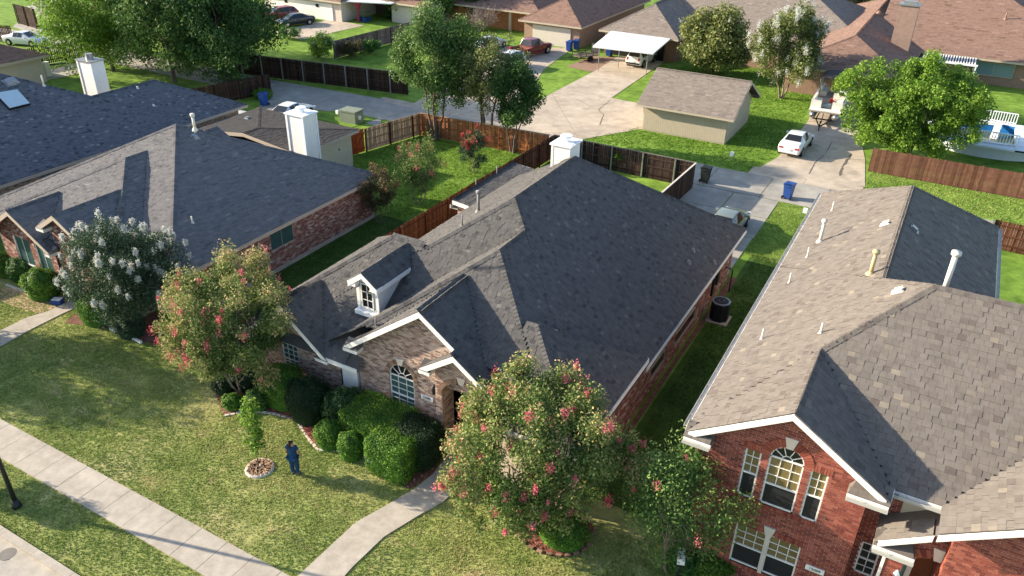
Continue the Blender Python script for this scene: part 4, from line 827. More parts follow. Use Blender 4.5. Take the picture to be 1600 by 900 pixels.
# ---- brown roof house at right
h11 = thing('brick_house', 'long brick ranch house with brown shingle roof and brick chimney at the top right', 'house', (0, 95, 0), world=True)
roof(h11, [Sol(-8.3, 14, 94.6, 120, F=(.42, 2.7), B=(.42, 2.7), R=(.42, 2.7)), Sol(-15.0, -3.6, 80.5, 118, L=(.42, 2.7), R=(.42, 2.7), F=(.42, 2.7), B=(.42, 2.7))], 'sh_brown', .26, .35, .8, fas=.2, trim='beige')
wallbox(h11, -6, 13, 95.6, 118, 2.55, 'brick_brown'); wallbox(h11, -14.4, -4.2, 81.2, 117, 2.55, 'brick_brown')
window(h11, (-4, 95.5, 0), (1, 0), 5.6, 9.3, .9, 2.2, cols=2, rows=1, upper='glass_sky', frame='cream', lowgrid=False, split=.02, recess=-.03)
c4 = part('chimney', MB().bb(-6.4, -4.6, 90.6, 91.8, 3, 7.6), 'brick_tan', h11); part('chimney_cap', MB().bb(-6.5, -4.5, 90.5, 91.9, 7.6, 7.75).bb(-6.1, -4.9, 90.8, 91.6, 7.75, 8.0), 'galv', c4)
bpy.data.materials['brick_tan'].node_tree.nodes['Principled BSDF'].inputs['Roughness'].default_value = .9
for x, y, z_, r_ in ((-.5, 105.0, 7.2, .35), (9.3, 103.5, 6.6, .35), (-9.0, 100, 4.9, .3)): tb = MB().tube([(x, y, z_-.3), (x, y, z_+.25), (x, y, z_+.5)], [r_*.6, r_, r_*.5], 12); part('turbine_vent', tb, 'brick_brown', h11)
vent_pipe(h11, 10.8, 102, 5.8, 1.0, .12, 'brick_brown', True); vent_pipe(h11, 3.3, 101.5, 5.6, .7, .08, 'brick_brown')
pg = thing('pergola', 'white slatted patio cover against the brown roofed ranch house', 'pergola', (-1, 93, 0), world=True)
for i in range(20): x = -3.2+i*.25; part('slat', MB().bb(x, x+.12, 91.6, 95.0, 2.60, 2.68), 'white_metal', pg)
part('beam', MB().bb(-3.4, 1.9, 91.5, 91.65, 2.42, 2.60).bb(-3.4, 1.9, 94.9, 95.0, 2.42, 2.60), 'white_metal', pg)
for x in (-3.2, 1.7): part('post', MB().bb(x, x+.12, 91.5, 91.62, 0, 2.45), 'white_metal', pg)
# ============================================================ FENCES
PK = {}
def fence(name, label, p0, p1, mat, h=1.83, side=1, pw=.142, post=2.4, postmat=None, cap=None, cat='fence', as_stuff=False, jitter=.015):
    p0 = np.array(p0[:2], float); p1 = np.array(p1[:2], float); L = np.linalg.norm(p1-p0); ang = math.atan2(*(p1-p0)[::-1])
    t = thing(name, label, cat, (*p0, 0), ang)
    n = int(L/pw)
    if as_stuff:
        mb = MB()
        for i in range(n): mb.box(((i+.5)*pw, 0, h/2+random.uniform(-jitter, jitter)), (pw*.94, .02, h))
        part('picket', mb, mat, t, kind='stuff')
    else:
        for i in range(n):
            k_ = random.randrange(8)
            if (mat, h, k_) not in PK:
                hh = h+random.uniform(-jitter, jitter); PK[(mat, h, k_)] = MB().prism([(-pw*.47, -.01, 0.03), (pw*.47, -.01, .03), (pw*.47, -.01, hh-.04), (pw*.32, -.01, hh), (-pw*.32, -.01, hh), (-pw*.47, -.01, hh-.04)], (0, .02, 0), (k_+.5)/8).mesh('picket')
            o = link('picket', PK[(mat, h, k_)], mat, t); o.location = ((i+.5)*pw, random.uniform(-.004, .004), 0); o.rotation_euler[1] = random.uniform(-.006, .006)
    for z in (.35, .95, 1.55): part('rail', MB().bb(0, L, side*.012, side*.05, z*h/1.83-.045, z*h/1.83+.045), mat, t)
    for x in np.arange(0, L+.1, post): part('post', MB().bb(x-.05, x+.05, side*.05, side*.14, 0, h+.02), postmat or mat, t)
    if cap: part('top_rail', MB().bb(0, L, -.05, .06, h+.01, h+.05), cap, t)
    return t
fence('wood_fence', 'long dark brown wooden fence between the left and middle houses', (-25.4, 20.6), (-25.1, 51.6), 'wd_brown', side=-1)
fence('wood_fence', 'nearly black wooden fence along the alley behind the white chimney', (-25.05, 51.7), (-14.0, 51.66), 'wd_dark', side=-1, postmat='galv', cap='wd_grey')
fence('wood_fence', 'short black fence with pale top edge running beside the black bin', (-14.0, 51.6), (-14.2, 44.5), 'wd_dark', side=-1, cap='stone')  # pale top rail colour stands in for sunlight on the edge
fence('wood_fence', 'orange cedar fence behind the two small back yard trees', (-36.7, 50.75), (-25.3, 51.5), 'wd_orange', side=-1, cap='wd_tan')
fence('wood_fence', 'pale tan fence with dark rails beside the orange gate', (-38.0, 45.3), (-36.75, 50.7), 'wd_tan', side=-1, postmat='wd_brown')
gt = thing('wooden_gate', 'bright orange red double gate with diagonal braces by the white garage wall', 'gate', (-38.45, 43.3, 0), math.atan2(2.0, .42))
for i in range(12): part('board', MB().bb(i*.165, i*.165+.155, -.02, .01, .05, 1.85), 'wd_red', gt)
part('rail', MB().bb(0, .96, -.06, -.02, .3, .42).bb(0, .96, -.06, -.02, 1.45, 1.57), 'wd_red', gt); part('rail', MB().bb(1.02, 1.98, -.06, -.02, .3, .42).bb(1.02, 1.98, -.06, -.02, 1.45, 1.57), 'wd_red', gt)
part('brace', MB().beam((1.05, -.045, .35), (1.95, -.045, 1.5), .03, .12), 'wd_red', gt); part('brace', MB().beam((.92, -.045, .35), (.05, -.045, 1.5), .03, .12), 'wd_red', gt); part('latch', MB().bb(.94, 1.04, -.08, -.05, .95, 1.0), 'black_metal', gt)
a, b = P(350, 112), P(602, 143)
fence('wood_fence', 'dark weathered fence with metal posts across the alley, above the grass strip', (a[0], a[1]), P(640, 149)[:2], 'wd_grey' if 0 else 'wd_dark', side=-1, postmat='galv', h=2.05, cap='wd_grey')
fence('wood_fence', 'grey weathered fence between the green yards at the top left', P(522, 92)[:2], P(640, 60)[:2], 'wd_grey', side=-1, h=1.9, pw=.2)
fence('wood_fence', 'reddish brown board fence under the big bright green tree', (-3.7, 61.85), (9.5, 61.9), 'wd_redbrown', side=1)
fence('wood_fence', 'brown fence corner behind the red brick house at the right edge', P(1540, 385)[:2], P(1640, 408)[:2], 'wd_brown', side=-1, postmat='galv')
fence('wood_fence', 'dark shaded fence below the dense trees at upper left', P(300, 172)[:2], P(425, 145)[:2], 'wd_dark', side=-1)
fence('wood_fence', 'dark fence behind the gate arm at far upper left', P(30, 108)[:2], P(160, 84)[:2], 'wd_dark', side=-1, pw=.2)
fence('wood_fence', 'brown fence at the left edge beyond the alley', P(-40, 62)[:2], P(24, 66)[:2], 'wd_brown', side=-1, pw=.2)
fence('wood_fence', 'black fence panel on the grass at the top left corner', P(30, 37)[:2], P(62, 46)[:2], 'wd_dark', side=-1, h=2.4, pw=.2)
# ============================================================ SMALL OBJECTS
ac = thing('air_conditioner', 'dark grey outdoor air conditioning unit beside the middle house', 'air conditioner', (-7.25, 35.15, 0)); ac.scale = (.9, .9, .88)
part('pad', MB().bb(-.6, .6, -.6, .6, 0, .08), 'walk', ac)
oc = [(.5*math.cos(a)*1.05, .5*math.sin(a)*1.05) for a in [math.pi/8+i*math.pi/4 for i in range(8)]]
part('casing', MB().prism([(x, y, .08) for x, y in oc], (0, 0, 1.12)), 'black_metal', ac)
for i in range(8):
    (x0, y0), (x1, y1) = oc[i], oc[(i+1) % 8]
    lv = MB()
    for z in np.arange(.14, 1.1, .07): lv.beam((x0*1.015, y0*1.015, z), (x1*1.015, y1*1.015, z), .012, .03)
    part('louvre', lv, 'black_metal', ac)
part('top_ring', MB().prism([(x*1.03, y*1.03, 1.2) for x, y in oc], (0, 0, .05)), 'galv', ac)
gm_ = MB(); gm_.tube([(0, 0, 1.255), (0, 0, 1.265)], .40, 24); part('fan_opening', gm_, 'dark', ac)
gr = MB()
for i in range(16): a = i*math.pi/8; gr.beam((.05*math.cos(a), .05*math.sin(a), 1.28), (.42*math.cos(a), .42*math.sin(a), 1.275), .012, .01)
part('fan_grille', gr, 'galv', ac); part('fan_hub', MB().tube([(0, 0, 1.265), (0, 0, 1.3)], .09, 12), 'black_metal', ac)
def bin_(label, loc, mat, rz=0, open_=False, group=None):
    t = thing('wheelie_bin', label, 'bin', loc, rz, group)
    f = lambda a, z: [(-a, -a*1.1, z), (a, -a*1.1, z), (a, a*1.1, z), (-a, a*1.1, z)]
    mb = MB(); mb.add(f(.23, .06)+f(.30, 1.02), [(0, 3, 2, 1), (4, 5, 6, 7), (0, 1, 5, 4), (1, 2, 6, 5), (2, 3, 7, 6), (3, 0, 4, 7)]); part('tub', mb, mat, t)
    part('rim', MB().bb(-.32, .32, -.35, .35, .98, 1.04), mat, t)
    mb = MB(); mb.prism([(-.33, -.36, 1.04), (.33, -.36, 1.04), (.33, .36, 1.06), (.18, .36, 1.12), (-.18, .36, 1.12), (-.33, .36, 1.06)], (0, 0, .05)); part('lid', mb, mat, t)
    part('handle', MB().tube([(-.25, .42, .98), (.25, .42, .98)], .02, 8), mat, t)
    for s in (-1, 1): part('wheel', MB().tube([(s*.25, .30, .11), (s*.31, .30, .11)], .11, 14), 'rubber', t)
    return t
mk('bin_blue', (0.018, 0.06, 0.24), .45, namp=.08); mk('bin_black', (0.016, 0.022, 0.02), .5, namp=.08)
bin_('blue recycling bin standing alone on the alley behind the brown roof', (*P(1230, 310)[:2], 0.03), 'bin_blue', R(170))
bin_('black wheelie bin against the end of the dark fence', (*P(1101, 284)[:2], 0.03), 'bin_black', R(175))
bin_('left blue bin of the pair beside the tan garage wall', (*P(889, 80)[:2], 0.03), 'bin_blue'); bin_('right blue bin of the pair, nearest the garage corner', (*P(900, 78)[:2], 0.03), 'bin_blue', .2)
bin_('blue bin under the shaded fence near the parked white car', (*P(413, 165)[:2], .03), 'bin_blue'); bin_('blue and white barrel bin under the carport edge', (*P(951, 88)[:2], .03), 'bin_blue')
# transformer box and utility pedestals
ub = thing('transformer_box', 'square green grey utility box on the small grass patch by the alley', 'utility box', (*P(550, 190)[:2], 0), R(3))
sheet('grass_patch', [P(487, 184), P(520, 173), P(592, 178), P(590, 186), P(548, 200), P(520, 192)], .03, 'grass_green')
mk('util_green', (0.19, 0.22, 0.17), .7, namp=.1)
part('cabinet', MB().bb(-.8, .8, -.6, .6, 0, .85).prism([(-.8, -.6, .85), (.8, -.6, .85), (.8, .6, .95), (-.8, .6, .95)], (0, 0, .12)), 'util_green', ub); part('lid', MB().bb(-.84, .84, -.64, .64, .95, 1.08), 'util_green', ub)
for lb, q in (('small grey meter pedestal left of the green box', (528, 184)), ('small white meter pedestal right of the green box', (562, 193)), ('grey valve pipes on the lawn in front of the shed', (1142, 250)), ('white gas meter beside the gutter of the red brick house', (1256, 340))):
    p_ = P(*q); t = thing('utility_meter', lb, 'meter', (*p_[:2], 0)); part('pipe', MB().tube([(-.2, 0, 0), (-.2, 0, .45), (.2, 0, .45), (.2, 0, 0)], .035, 8), 'galv', t); part('meter_body', MB().box((0, 0, .5), (.26, .2, .3)), 'white_metal', t)
# street lamp
lp = P(27, 792); t = thing('street_lamp', 'dark metal street lamp pole standing in the grass strip by the road', 'street lamp', (*lp[:2], 0))
part('pole', MB().tube([(0, 0, 0), (0, 0, 5.2)], [.085, .06], 12), 'black_metal', t, True); part('base', MB().tube([(0, 0, 0), (0, 0, .12), (0, 0, .35)], [.17, .16, .09], 14), 'black_metal', t, True)
part('lantern', MB().tube([(0, 0, 5.15), (0, 0, 5.3), (0, 0, 5.75), (0, 0, 5.95)], [.07, .17, .24, .03], 8), 'black_metal', t)
# bench like gate arm far left
t = thing('gate_arm', 'dark horizontal gate arm with white post at the end of the far driveway', 'gate', (*P(76, 119)[:2], 0)); q = P(138, 113)-P(76, 119)
part('arm', MB().beam((0, 0, 1.1), (q[0], q[1], 1.1), .1, .12), 'black_metal', t); part('post', MB().bb(-.25, .25, -.25, .25, 0, 1.4), 'white', t); part('brace', MB().beam((.3, .3, .4), (q[0]*.3, q[1]*.3, 1.1), .05, .05), 'black_metal', t)
t = thing('package', 'small blue package lying by the hedge at the end of the left path', 'package', (*P(91, 474)[:2], .03)); part('box', MB().box((0, 0, .12), (.55, .4, .24), .4), 'bin_blue', t); part('lid', MB().box((.05, -.02, .26), (.45, .3, .03), .4), 'white', t)
# clothes-line post by side wall
t = thing('water_tap_post', 'thin black bent pipe standing beside the brick side wall', 'pipe', (-7.6, 38.3, 0)); part('pipe', MB().tube([(0, 0, 0), (0, 0, 1.3), (-.4, 0, 1.4)], .035, 6), 'black_metal', t)
for q in ((1480, 860), ): pass
# ============================================================ VEHICLES
def paint(n, c, rough=.3): mk(n, c, rough, namp=0, coat=.7, spec=.5); return n
CARS = {'sedan': [(0, .74, .38, .72, .78, .60), (.10, .86, .26, .92, 1.00, .68), (.85, .91, .2, .96, 1.06, .70), (1.55, .91, .2, .95, 1.40, .57), (2.2, .91, .2, .94, 1.46, .57), (2.8, .91, .2, .93, 1.42, .57), (3.65, .91, .2, .90, 1.00, .68), (4.5, .88, .22, .74, .82, .62), (4.85, .70, .34, .56, .62, .5)],
        'suv': [(0, .82, .40, .92, 1.02, .7), (.10, .92, .28, 1.02, 1.16, .74), (.50, .93, .22, 1.04, 1.58, .62), (1.2, .93, .22, 1.04, 1.68, .62), (2.6, .93, .22, 1.02, 1.66, .62), (3.5, .93, .22, .98, 1.10, .72), (4.4, .90, .24, .88, .96, .7), (4.7, .76, .36, .68, .76, .58)],
        'pickup': [(0, .96, .52, 1.08, .80, .84), (.06, .98, .40, 1.10, .72, .86), (1.75, .98, .36, 1.12, .72, .86), (1.80, .98, .36, 1.12, 1.14, .86), (2.05, .98, .32, 1.14, 1.84, .68), (3.4, .98, .32, 1.12, 1.86, .68), (4.2, .98, .32, 1.10, 1.22, .80), (5.4, .96, .34, 1.02, 1.08, .78), (5.75, .84, .46, .80, .86, .66)]}
GL = {'sedan': ((2, 3), (5, 6), (3, 4, 5)), 'suv': ((1, 2), (4, 5), (2, 3, 4)), 'pickup': ((3, 4), (5, 6), (4, 5))}
def car(label, cat, loc, rz, kind, pt, name='parked_car'):
    t = thing(name, label, cat, loc, rz); st = CARS[kind]; L = st[-1][0]; mb = MB(); vs = []
    for x, w_, z0, zb, zt, wt in st:
        zm = z0+(zb-z0)*.55
        vs += [(x-L/2, y, z) for y, z in ((-w_*.9, z0), (-w_, zm), (-w_*.965, zb), (-wt, zt), (wt, zt), (w_*.965, zb), (w_, zm), (w_*.9, z0))]
    fs = [(i*8+k_, i*8+(k_+1) % 8, (i+1)*8+(k_+1) % 8, (i+1)*8+k_) for i in range(len(st)-1) for k_ in range(8)]
    fs += [tuple(range(8))[::-1], tuple((len(st)-1)*8+k_ for k_ in range(8))]
    mb.add(vs, fs, .5); body = part('body', mb, pt, t)
    bv = body.modifiers.new('b', 'BEVEL'); bv.width = .09; bv.segments = 3; bv.limit_method = 'ANGLE'; bv.angle_limit = R(14); body.data.polygons.foreach_set('use_smooth', np.ones(len(body.data.polygons), bool))
    V_ = lambda i, k_: np.array(vs[i*8+k_])
    def glass(nm, q, ins=.10, d=.02):
        q = [np.array(p_) for p_ in q]; c = sum(q)/4; n_ = np.cross(q[1]-q[0], q[3]-q[0]); n_ /= np.linalg.norm(n_); n_ = n_ if np.dot(n_, c-np.array([0, 0, .8])) > 0 else -n_
        q = [c+(p_-c)*(1-ins) for p_ in q]; m_ = MB(); m_.prism(q, n_*d); part(nm, m_, 'glass_dark', t)
    a, b = GL[kind][0]; glass('rear_window', [V_(a, 3), V_(a, 4), V_(b, 4), V_(b, 3)]); a, b = GL[kind][1]; glass('windscreen', [V_(a, 3), V_(a, 4), V_(b, 4), V_(b, 3)])
    for i in GL[kind][2]:
        for k_ in (2, 4):
            if i+1 < len(st) and (i, i+1) != GL[kind][1]: glass('side_window', [V_(i, k_), V_(i+1, k_), V_(i+1, k_+1), V_(i, k_+1)], .12)
    i0 = GL[kind][1][0]-1+1
    wr_ = .33 if kind == 'sedan' else (.36 if kind == 'suv' else .41)
    for x in (.19*L-L/2, L/2-.18*L):
        for s in (-1, 1):
            w0 = st[3][1]*s; tp = .21
            ar = MB(); ar.tube([(x, w0-s*.10, wr_+.02), (x, w0+s*.006, wr_+.02)], wr_+.07, 20); part('wheel_arch', ar, 'dark', t)
            wm = MB(); wm.tube([(x, w0-s*tp, wr_), (x, w0+s*.012, wr_), (x, w0+s*.025, wr_)], [wr_, wr_, wr_*.9], 20); wo = part('wheel', wm, 'rubber', t)
            part('rim', MB().tube([(x, w0, wr_), (x, w0+s*.035, wr_)], [wr_*.62, wr_*.60], 16), 'chrome', wo)
    for s in (-1, 1):
        w0 = st[0][1]*s; zt = st[0][3]; part('tail_light', MB().box((-L/2+.04, w0*.83, zt+.03), (.12, .32 if kind == 'sedan' else .18, .12 if kind == 'sedan' else .3)), 'tail_red', t)
        part('headlight', MB().box((L/2-.18, s*st[-1][1]*.98, st[-1][3]+.06), (.34, .26, .11)), 'lamp_clear', t)
        part('mirror', MB().box((st[GL[kind][1][1]][0]-L/2-.25, s*(st[4][1]+.08), st[4][3]+.02), (.16, .2, .13)), pt, t)
        part('door_handle', MB().bb(-.55, -.38, s*(st[4][1]*.985)-.02, s*(st[4][1]*.985)+.02, .78, .81).bb(.35, .52, s*(st[4][1]*.985)-.02, s*(st[4][1]*.985)+.02, .78, .81), 'chrome', t)
    part('bumper', MB().bb(-L/2-.04, -L/2+.1, -st[0][1]*.95, st[0][1]*.95, st[0][2]-.02, st[0][2]+.15), 'rubber' if kind != 'sedan' else pt, t)
    part('number_plate', MB().bb(-L/2-.06, -L/2-.03, -.17, .17, st[0][2]+.2, st[0][2]+.32), 'white', t)
    part('grille', MB().bb(L/2-.03, L/2+.03, -.4, .4, .45, .62), 'black_metal', t)
    return t
mk('tail_red', (.42, .012, .01), .25, namp=0); mk('lamp_clear', (.6, .62, .65), .12, namp=0, spec=.6)
for n_, c in (('pt_white', (.70, .71, .72)), ('pt_silver', (.55, .58, .62)), ('pt_red', (.16, .008, .012)), ('pt_redbright', (.30, .015, .02)), ('pt_black', (.010, .013, .022)), ('pt_blue', (.02, .03, .09)), ('pt_green', (.16, .19, .17))): paint(n_, c)
ax = R(90)
def g2(u, v): p = P(u, v); return (p[0], p[1], .03)
car('white sedan seen from behind, parked on the cracked driveway left of the boat', 'car', (-9.55, 64.0, .03), R(88), 'sedan', 'pt_white')
car('white SUV with dark rear window parked under the white carport', 'car', (-30.3, 83.6, .03), R(88), 'suv', 'pt_white')
p_ = P(832, 88); car('dark red pickup truck with open bed in front of the tan garage', 'pickup', (-42.3, 80.4, .03), R(80), 'pickup', 'pt_red', 'pickup_truck')
p_ = P(825, 100); car('white car partly hidden by the tree in front of the red pickup', 'car', (-41.6, 73.6, .03), R(264), 'suv', 'pt_white')
p_ = P(800, 80); car('silver car beside the red pickup, mostly behind the tree', 'car', (-47.8, 80.5, .03), R(84), 'sedan', 'pt_silver')
car('black sedan on the driveway in front of the white garage door', 'car', (-75.3, 77.9, .03), R(250), 'sedan', 'pt_black')
car('red SUV behind the black sedan at the top left', 'car', (-79.2, 79.2, .03), R(248), 'suv', 'pt_redbright')
car('white sedan behind the low garage roof next to the white chimney', 'car', (-48.3, 48.2, .03), R(95), 'sedan', 'pt_white')
car('white car corner showing between the blue roof and the grey garage roof', 'car', (-49.9, 44.2, .03), R(90), 'sedan', 'pt_white')
car('silver green car nose showing behind the charcoal roof on the back drive', 'car', (-9.9, 45.6, .03), R(88), 'sedan', 'pt_green')
car('silver car parked at far left beyond the cream garage', 'car', (*P(42, 70)[:2], .03), R(15), 'sedan', 'pt_silver')
car('dark blue car parked on the far street at the top', 'car', (*P(1347, 34)[:2], .03), R(185), 'suv', 'pt_blue')
# utility trailer
t = thing('utility_trailer', 'small black open utility trailer parked beside the carport', 'trailer', (-36.2, 81.8, 0), R(60))
part('deck', MB().bb(-1.3, 1.3, -.75, .75, .5, .58), 'wd_grey', t); part('side_rail', MB().bb(-1.3, 1.3, -.78, -.72, .85, .9).bb(-1.3, 1.3, .72, .78, .85, .9).bb(-1.3, -1.25, -.75, .75, .85, .9).bb(1.25, 1.3, -.75, .75, .85, .9), 'black_metal', t)
for x in (-1.3, -.45, .45, 1.3):
    for y in (-.75, .75): part('stake', MB().bb(x-.03, x+.03, y-.03, y+.03, .55, .88), 'black_metal', t)
part('ramp_gate', MB().bb(1.3, 1.35, -.75, .75, .6, 1.6), 'black_metal', t); part('tongue', MB().beam((-1.3, .4, .5), (-2.4, 0, .5), .06, .06).beam((-1.3, -.4, .5), (-2.4, 0, .5), .06, .06), 'black_metal', t)
for y in (-.9, .9): part('wheel', MB().tube([(0, y-.09, .33), (0, y+.09, .33)], .33, 18), 'rubber', t)
# pontoon boat on trailer
mk('boat_white', (.70, .68, .62), .4, namp=.08); mk('boat_canvas', (.055, .045, .045), .8, namp=.1); mk('boat_deck', (.30, .26, .22), .8); mk('cushion', (.66, .62, .54), .6, namp=.08)
bt = thing('pontoon_boat', 'white pontoon boat with dark canopy on a trailer behind the white sedan', 'boat', (-9.0, 75.2, .0), R(2))
for s in (-1, 1): part('pontoon', MB().tube([(s*.95, -4.1, .95), (s*.95, -3.5, .80), (s*.95, 3.4, .80), (s*.95, 3.6, .85)], [.05, .30, .30, .25], 14), 'galv', bt, True)
part('deck', MB().bb(-1.3, 1.3, -3.7, 3.7, 1.12, 1.22), 'boat_deck', bt)
part('side_panel', MB().bb(-1.32, -1.27, -2.9, 3.7, 1.22, 1.95), 'boat_white', bt); part('side_panel', MB().bb(1.27, 1.32, -2.9, 3.7, 1.22, 1.95), 'boat_white', bt)
part('front_panel', MB().bb(-1.3, -.45, -2.95, -2.9, 1.22, 1.95), 'boat_white', bt); part('front_panel', MB().bb(.45, 1.3, -2.95, -2.9, 1.22, 1.95), 'boat_white', bt); part('bow_step', MB().bb(-1.3, 1.3, -3.7, -2.95, 1.22, 1.30), 'boat_white', bt)
for x0, x1, y0, y1 in ((-1.25, -.65, -2.85, -.7), (.65, 1.25, -2.85, -.7), (-1.25, -.65, 1.6, 3.4), (.2, 1.25, 2.6, 3.5)):
    sm = part('bench_seat', MB().bb(x0, x1, y0, y1, 1.22, 1.62), 'cushion', bt); s_ = -1 if x0 < 0 else 1
    xo = x0 if x0 < 0 else x1; part('seat_back', MB().bb(min(xo, xo-s_*.16), max(xo, xo-s_*.16), y0, y1, 1.6, 2.05), 'cushion', sm)
part('helm_console', MB().bb(.45, 1.2, .1, .9, 1.22, 2.1), 'boat_white', bt); part('cooler', MB().bb(-.3, .25, -2.7, -2.25, 1.22, 1.6), 'glass_sky', bt); part('red_bag', MB().tube([(.2, -.3, 1.25), (.2, -.3, 1.6)], [.28, .2], 10), 'tail_red', bt)
part('captain_chair', MB().bb(.2, .65, -.5, .0, 1.4, 1.6).bb(.2, .65, -.55, -.42, 1.6, 2.1), 'cushion', bt); part('steering_wheel', MB().tube([(.8, .02, 1.95), (.8, -.02, 2.0)], .2, 14), 'black_metal', bt)
part('canopy', MB().prism([(-1.35, .6, 2.95), (-1.0, .6, 3.12), (0, .6, 3.2), (1.0, .6, 3.12), (1.35, .6, 2.95), (0, .6, 3.0)], (0, 3.2, 0)), 'boat_canvas', bt)
for y in (.7, 3.7):
    for s in (-1, 1): part('canopy_frame', MB().tube([(s*1.28, 2.0, 1.95), (s*1.3, y, 2.95)], .03, 6), 'white_metal', bt)
part('rail', MB().tube([(-1.3, -2.9, 2.0), (-1.3, 3.7, 2.0)], .025, 6).tube([(1.3, -2.9, 2.0), (1.3, 3.7, 2.0)], .025, 6), 'chrome', bt)
tr = thing('boat_trailer', 'black trailer frame with tongue under the pontoon boat', 'trailer', (-9.0, 75.2, 0), R(2))
part('frame', MB().beam((-.6, -3.5, .45), (-.6, 3, .45), .08, .1).beam((.6, -3.5, .45), (.6, 3, .45), .08, .1).beam((-.9, -3.3, .45), (.9, -3.3, .45), .08, .1).beam((-.9, 0, .45), (.9, 0, .45), .08, .1).beam((-.9, 2.5, .45), (.9, 2.5, .45), .08, .1), 'black_metal', tr)
part('tongue', MB().beam((-.6, -3.4, .45), (0, -5.6, .45), .08, .1).beam((.6, -3.4, .45), (0, -5.6, .45), .08, .1), 'black_metal', tr); part('jack', MB().tube([(0, -5.4, 0), (0, -5.4, .9)], .05, 8), 'black_metal', tr); part('winch_post', MB().beam((0, -4.6, .45), (0, -4.1, 1.2), .07, .07), 'black_metal', tr)
for s in (-1, 1):
    for y in (.4, 1.3): part('wheel', MB().tube([(s*1.05, y, .3), (s*1.25, y, .3)], .3, 16), 'rubber', tr)
# above-ground pool with deck
mk('pool_blue', (.015, .13, .38), .3, namp=.15); mk('pool_water', (.065, .085, .015), .05, namp=.1, spec=.6); mk('deck_paint', (.62, .68, .72), .6, namp=.05)
c0 = P(1530, 232); pl_ = thing('swimming_pool', 'above ground blue pool with white deck rail and green water at the right', 'pool', (c0[0]+.3, c0[1]+.6, 0))
A_ = np.linspace(0, 2*math.pi, 37)[:-1]; wl2 = MB(); rx, ry = 4.3, 2.9
for a, b in zip(A_, np.roll(A_, -1)): wl2.add([(rx*math.cos(a), ry*math.sin(a), 0), (rx*math.cos(b), ry*math.sin(b), 0), (rx*math.cos(b), ry*math.sin(b), 1.3), (rx*math.cos(a), ry*math.sin(a), 1.3)], [(0, 1, 2, 3)])
part('liner_wall', wl2, 'pool_blue', pl_)
for a, b in zip(A_, np.roll(A_, -1)): part('wall_panel', MB().add([((rx+.04)*math.cos(q), (ry+.04)*math.sin(q), z) for q, z in ((a, 0), (b, 0), (b, 1.28), (a, 1.28))], [(0, 1, 2, 3)]), 'deck_paint', pl_)
if 1: wt_ = MB(); wt_.add([(rx*.99*math.cos(a), ry*.99*math.sin(a), .55) for a in A_], [tuple(range(36))]); part('pool_water', wt_, 'pool_water', pl_)
rm = MB()
for a, b in zip(A_, np.roll(A_, -1)): rm.add([(rx*math.cos(a), ry*math.sin(a), 1.3), (rx*math.cos(b), ry*math.sin(b), 1.3), ((rx+.2)*math.cos(b), (ry+.2)*math.sin(b), 1.3), ((rx+.2)*math.cos(a), (ry+.2)*math.sin(a), 1.3)], [(3, 2, 1, 0)])
part('rim', rm, 'white_metal', pl_)
part('deck', MB().bb(-3.5, 4.4, -3.9, -2.85, 1.1, 1.25), 'deck_paint', pl_); part('deck', MB().bb(1.9, 4.6, -3.9, 3.3, 1.12, 1.27), 'deck_paint', pl_)
part('deck', MB().bb(-2.8, 4.4, 2.85, 3.6, 1.12, 1.26), 'white_metal', pl_)
for y, x0, x1 in ((-3.0, -2.4, 2.0), (3.5, -1.5, 1.9)):
    rl = part('railing', MB().bb(x0, x1, y-.03, y+.03, 2.1, 2.17).bb(x0, x1, y-.03, y+.03, 1.35, 1.41), 'white_metal', pl_)
    for x in np.arange(x0, x1+.01, .2): part('baluster', MB().bb(x-.03, x+.03, y-.025, y+.025, 1.26, 2.12), 'white_metal', rl)
lad = part('pool_ladder', MB().beam((.5, .9, .5), (.7, 2.8, 1.5), .5, .08), 'white_metal', pl_)
for i in range(4): part('step', MB().box((.55+.04*i, 1.1+i*.45, .68+i*.24), (.55, .25, .05)), 'white', lad)
# potted plants on far porch, ladder against wall
for i, (u, v) in enumerate(((563, 33), (570, 35), (576, 33), (530, 27))):
    q = P(u, v); t = thing('potted_plant', ('blue pot nearest the pink porch curtain', 'middle blue pot on the far porch', 'blue pot at the right end of the far porch', 'plant in a dark pot left of the pink porch curtain')[i], 'potted plant', (*q[:2], 0)); part('pot', MB().tube([(0, 0, 0), (0, 0, .6)], [.22, .32], 12), 'bin_blue' if i < 3 else 'black_metal', t)
    mb = MB()
    for _ in range(60): a = random.uniform(0, 6.3); r_ = random.uniform(.1, .45); z = random.uniform(.6, 1.3); mb.box((r_*math.cos(a), r_*math.sin(a), z), (.14, .1, .01), a)
    part('foliage', mb, 'lf_mid', t)
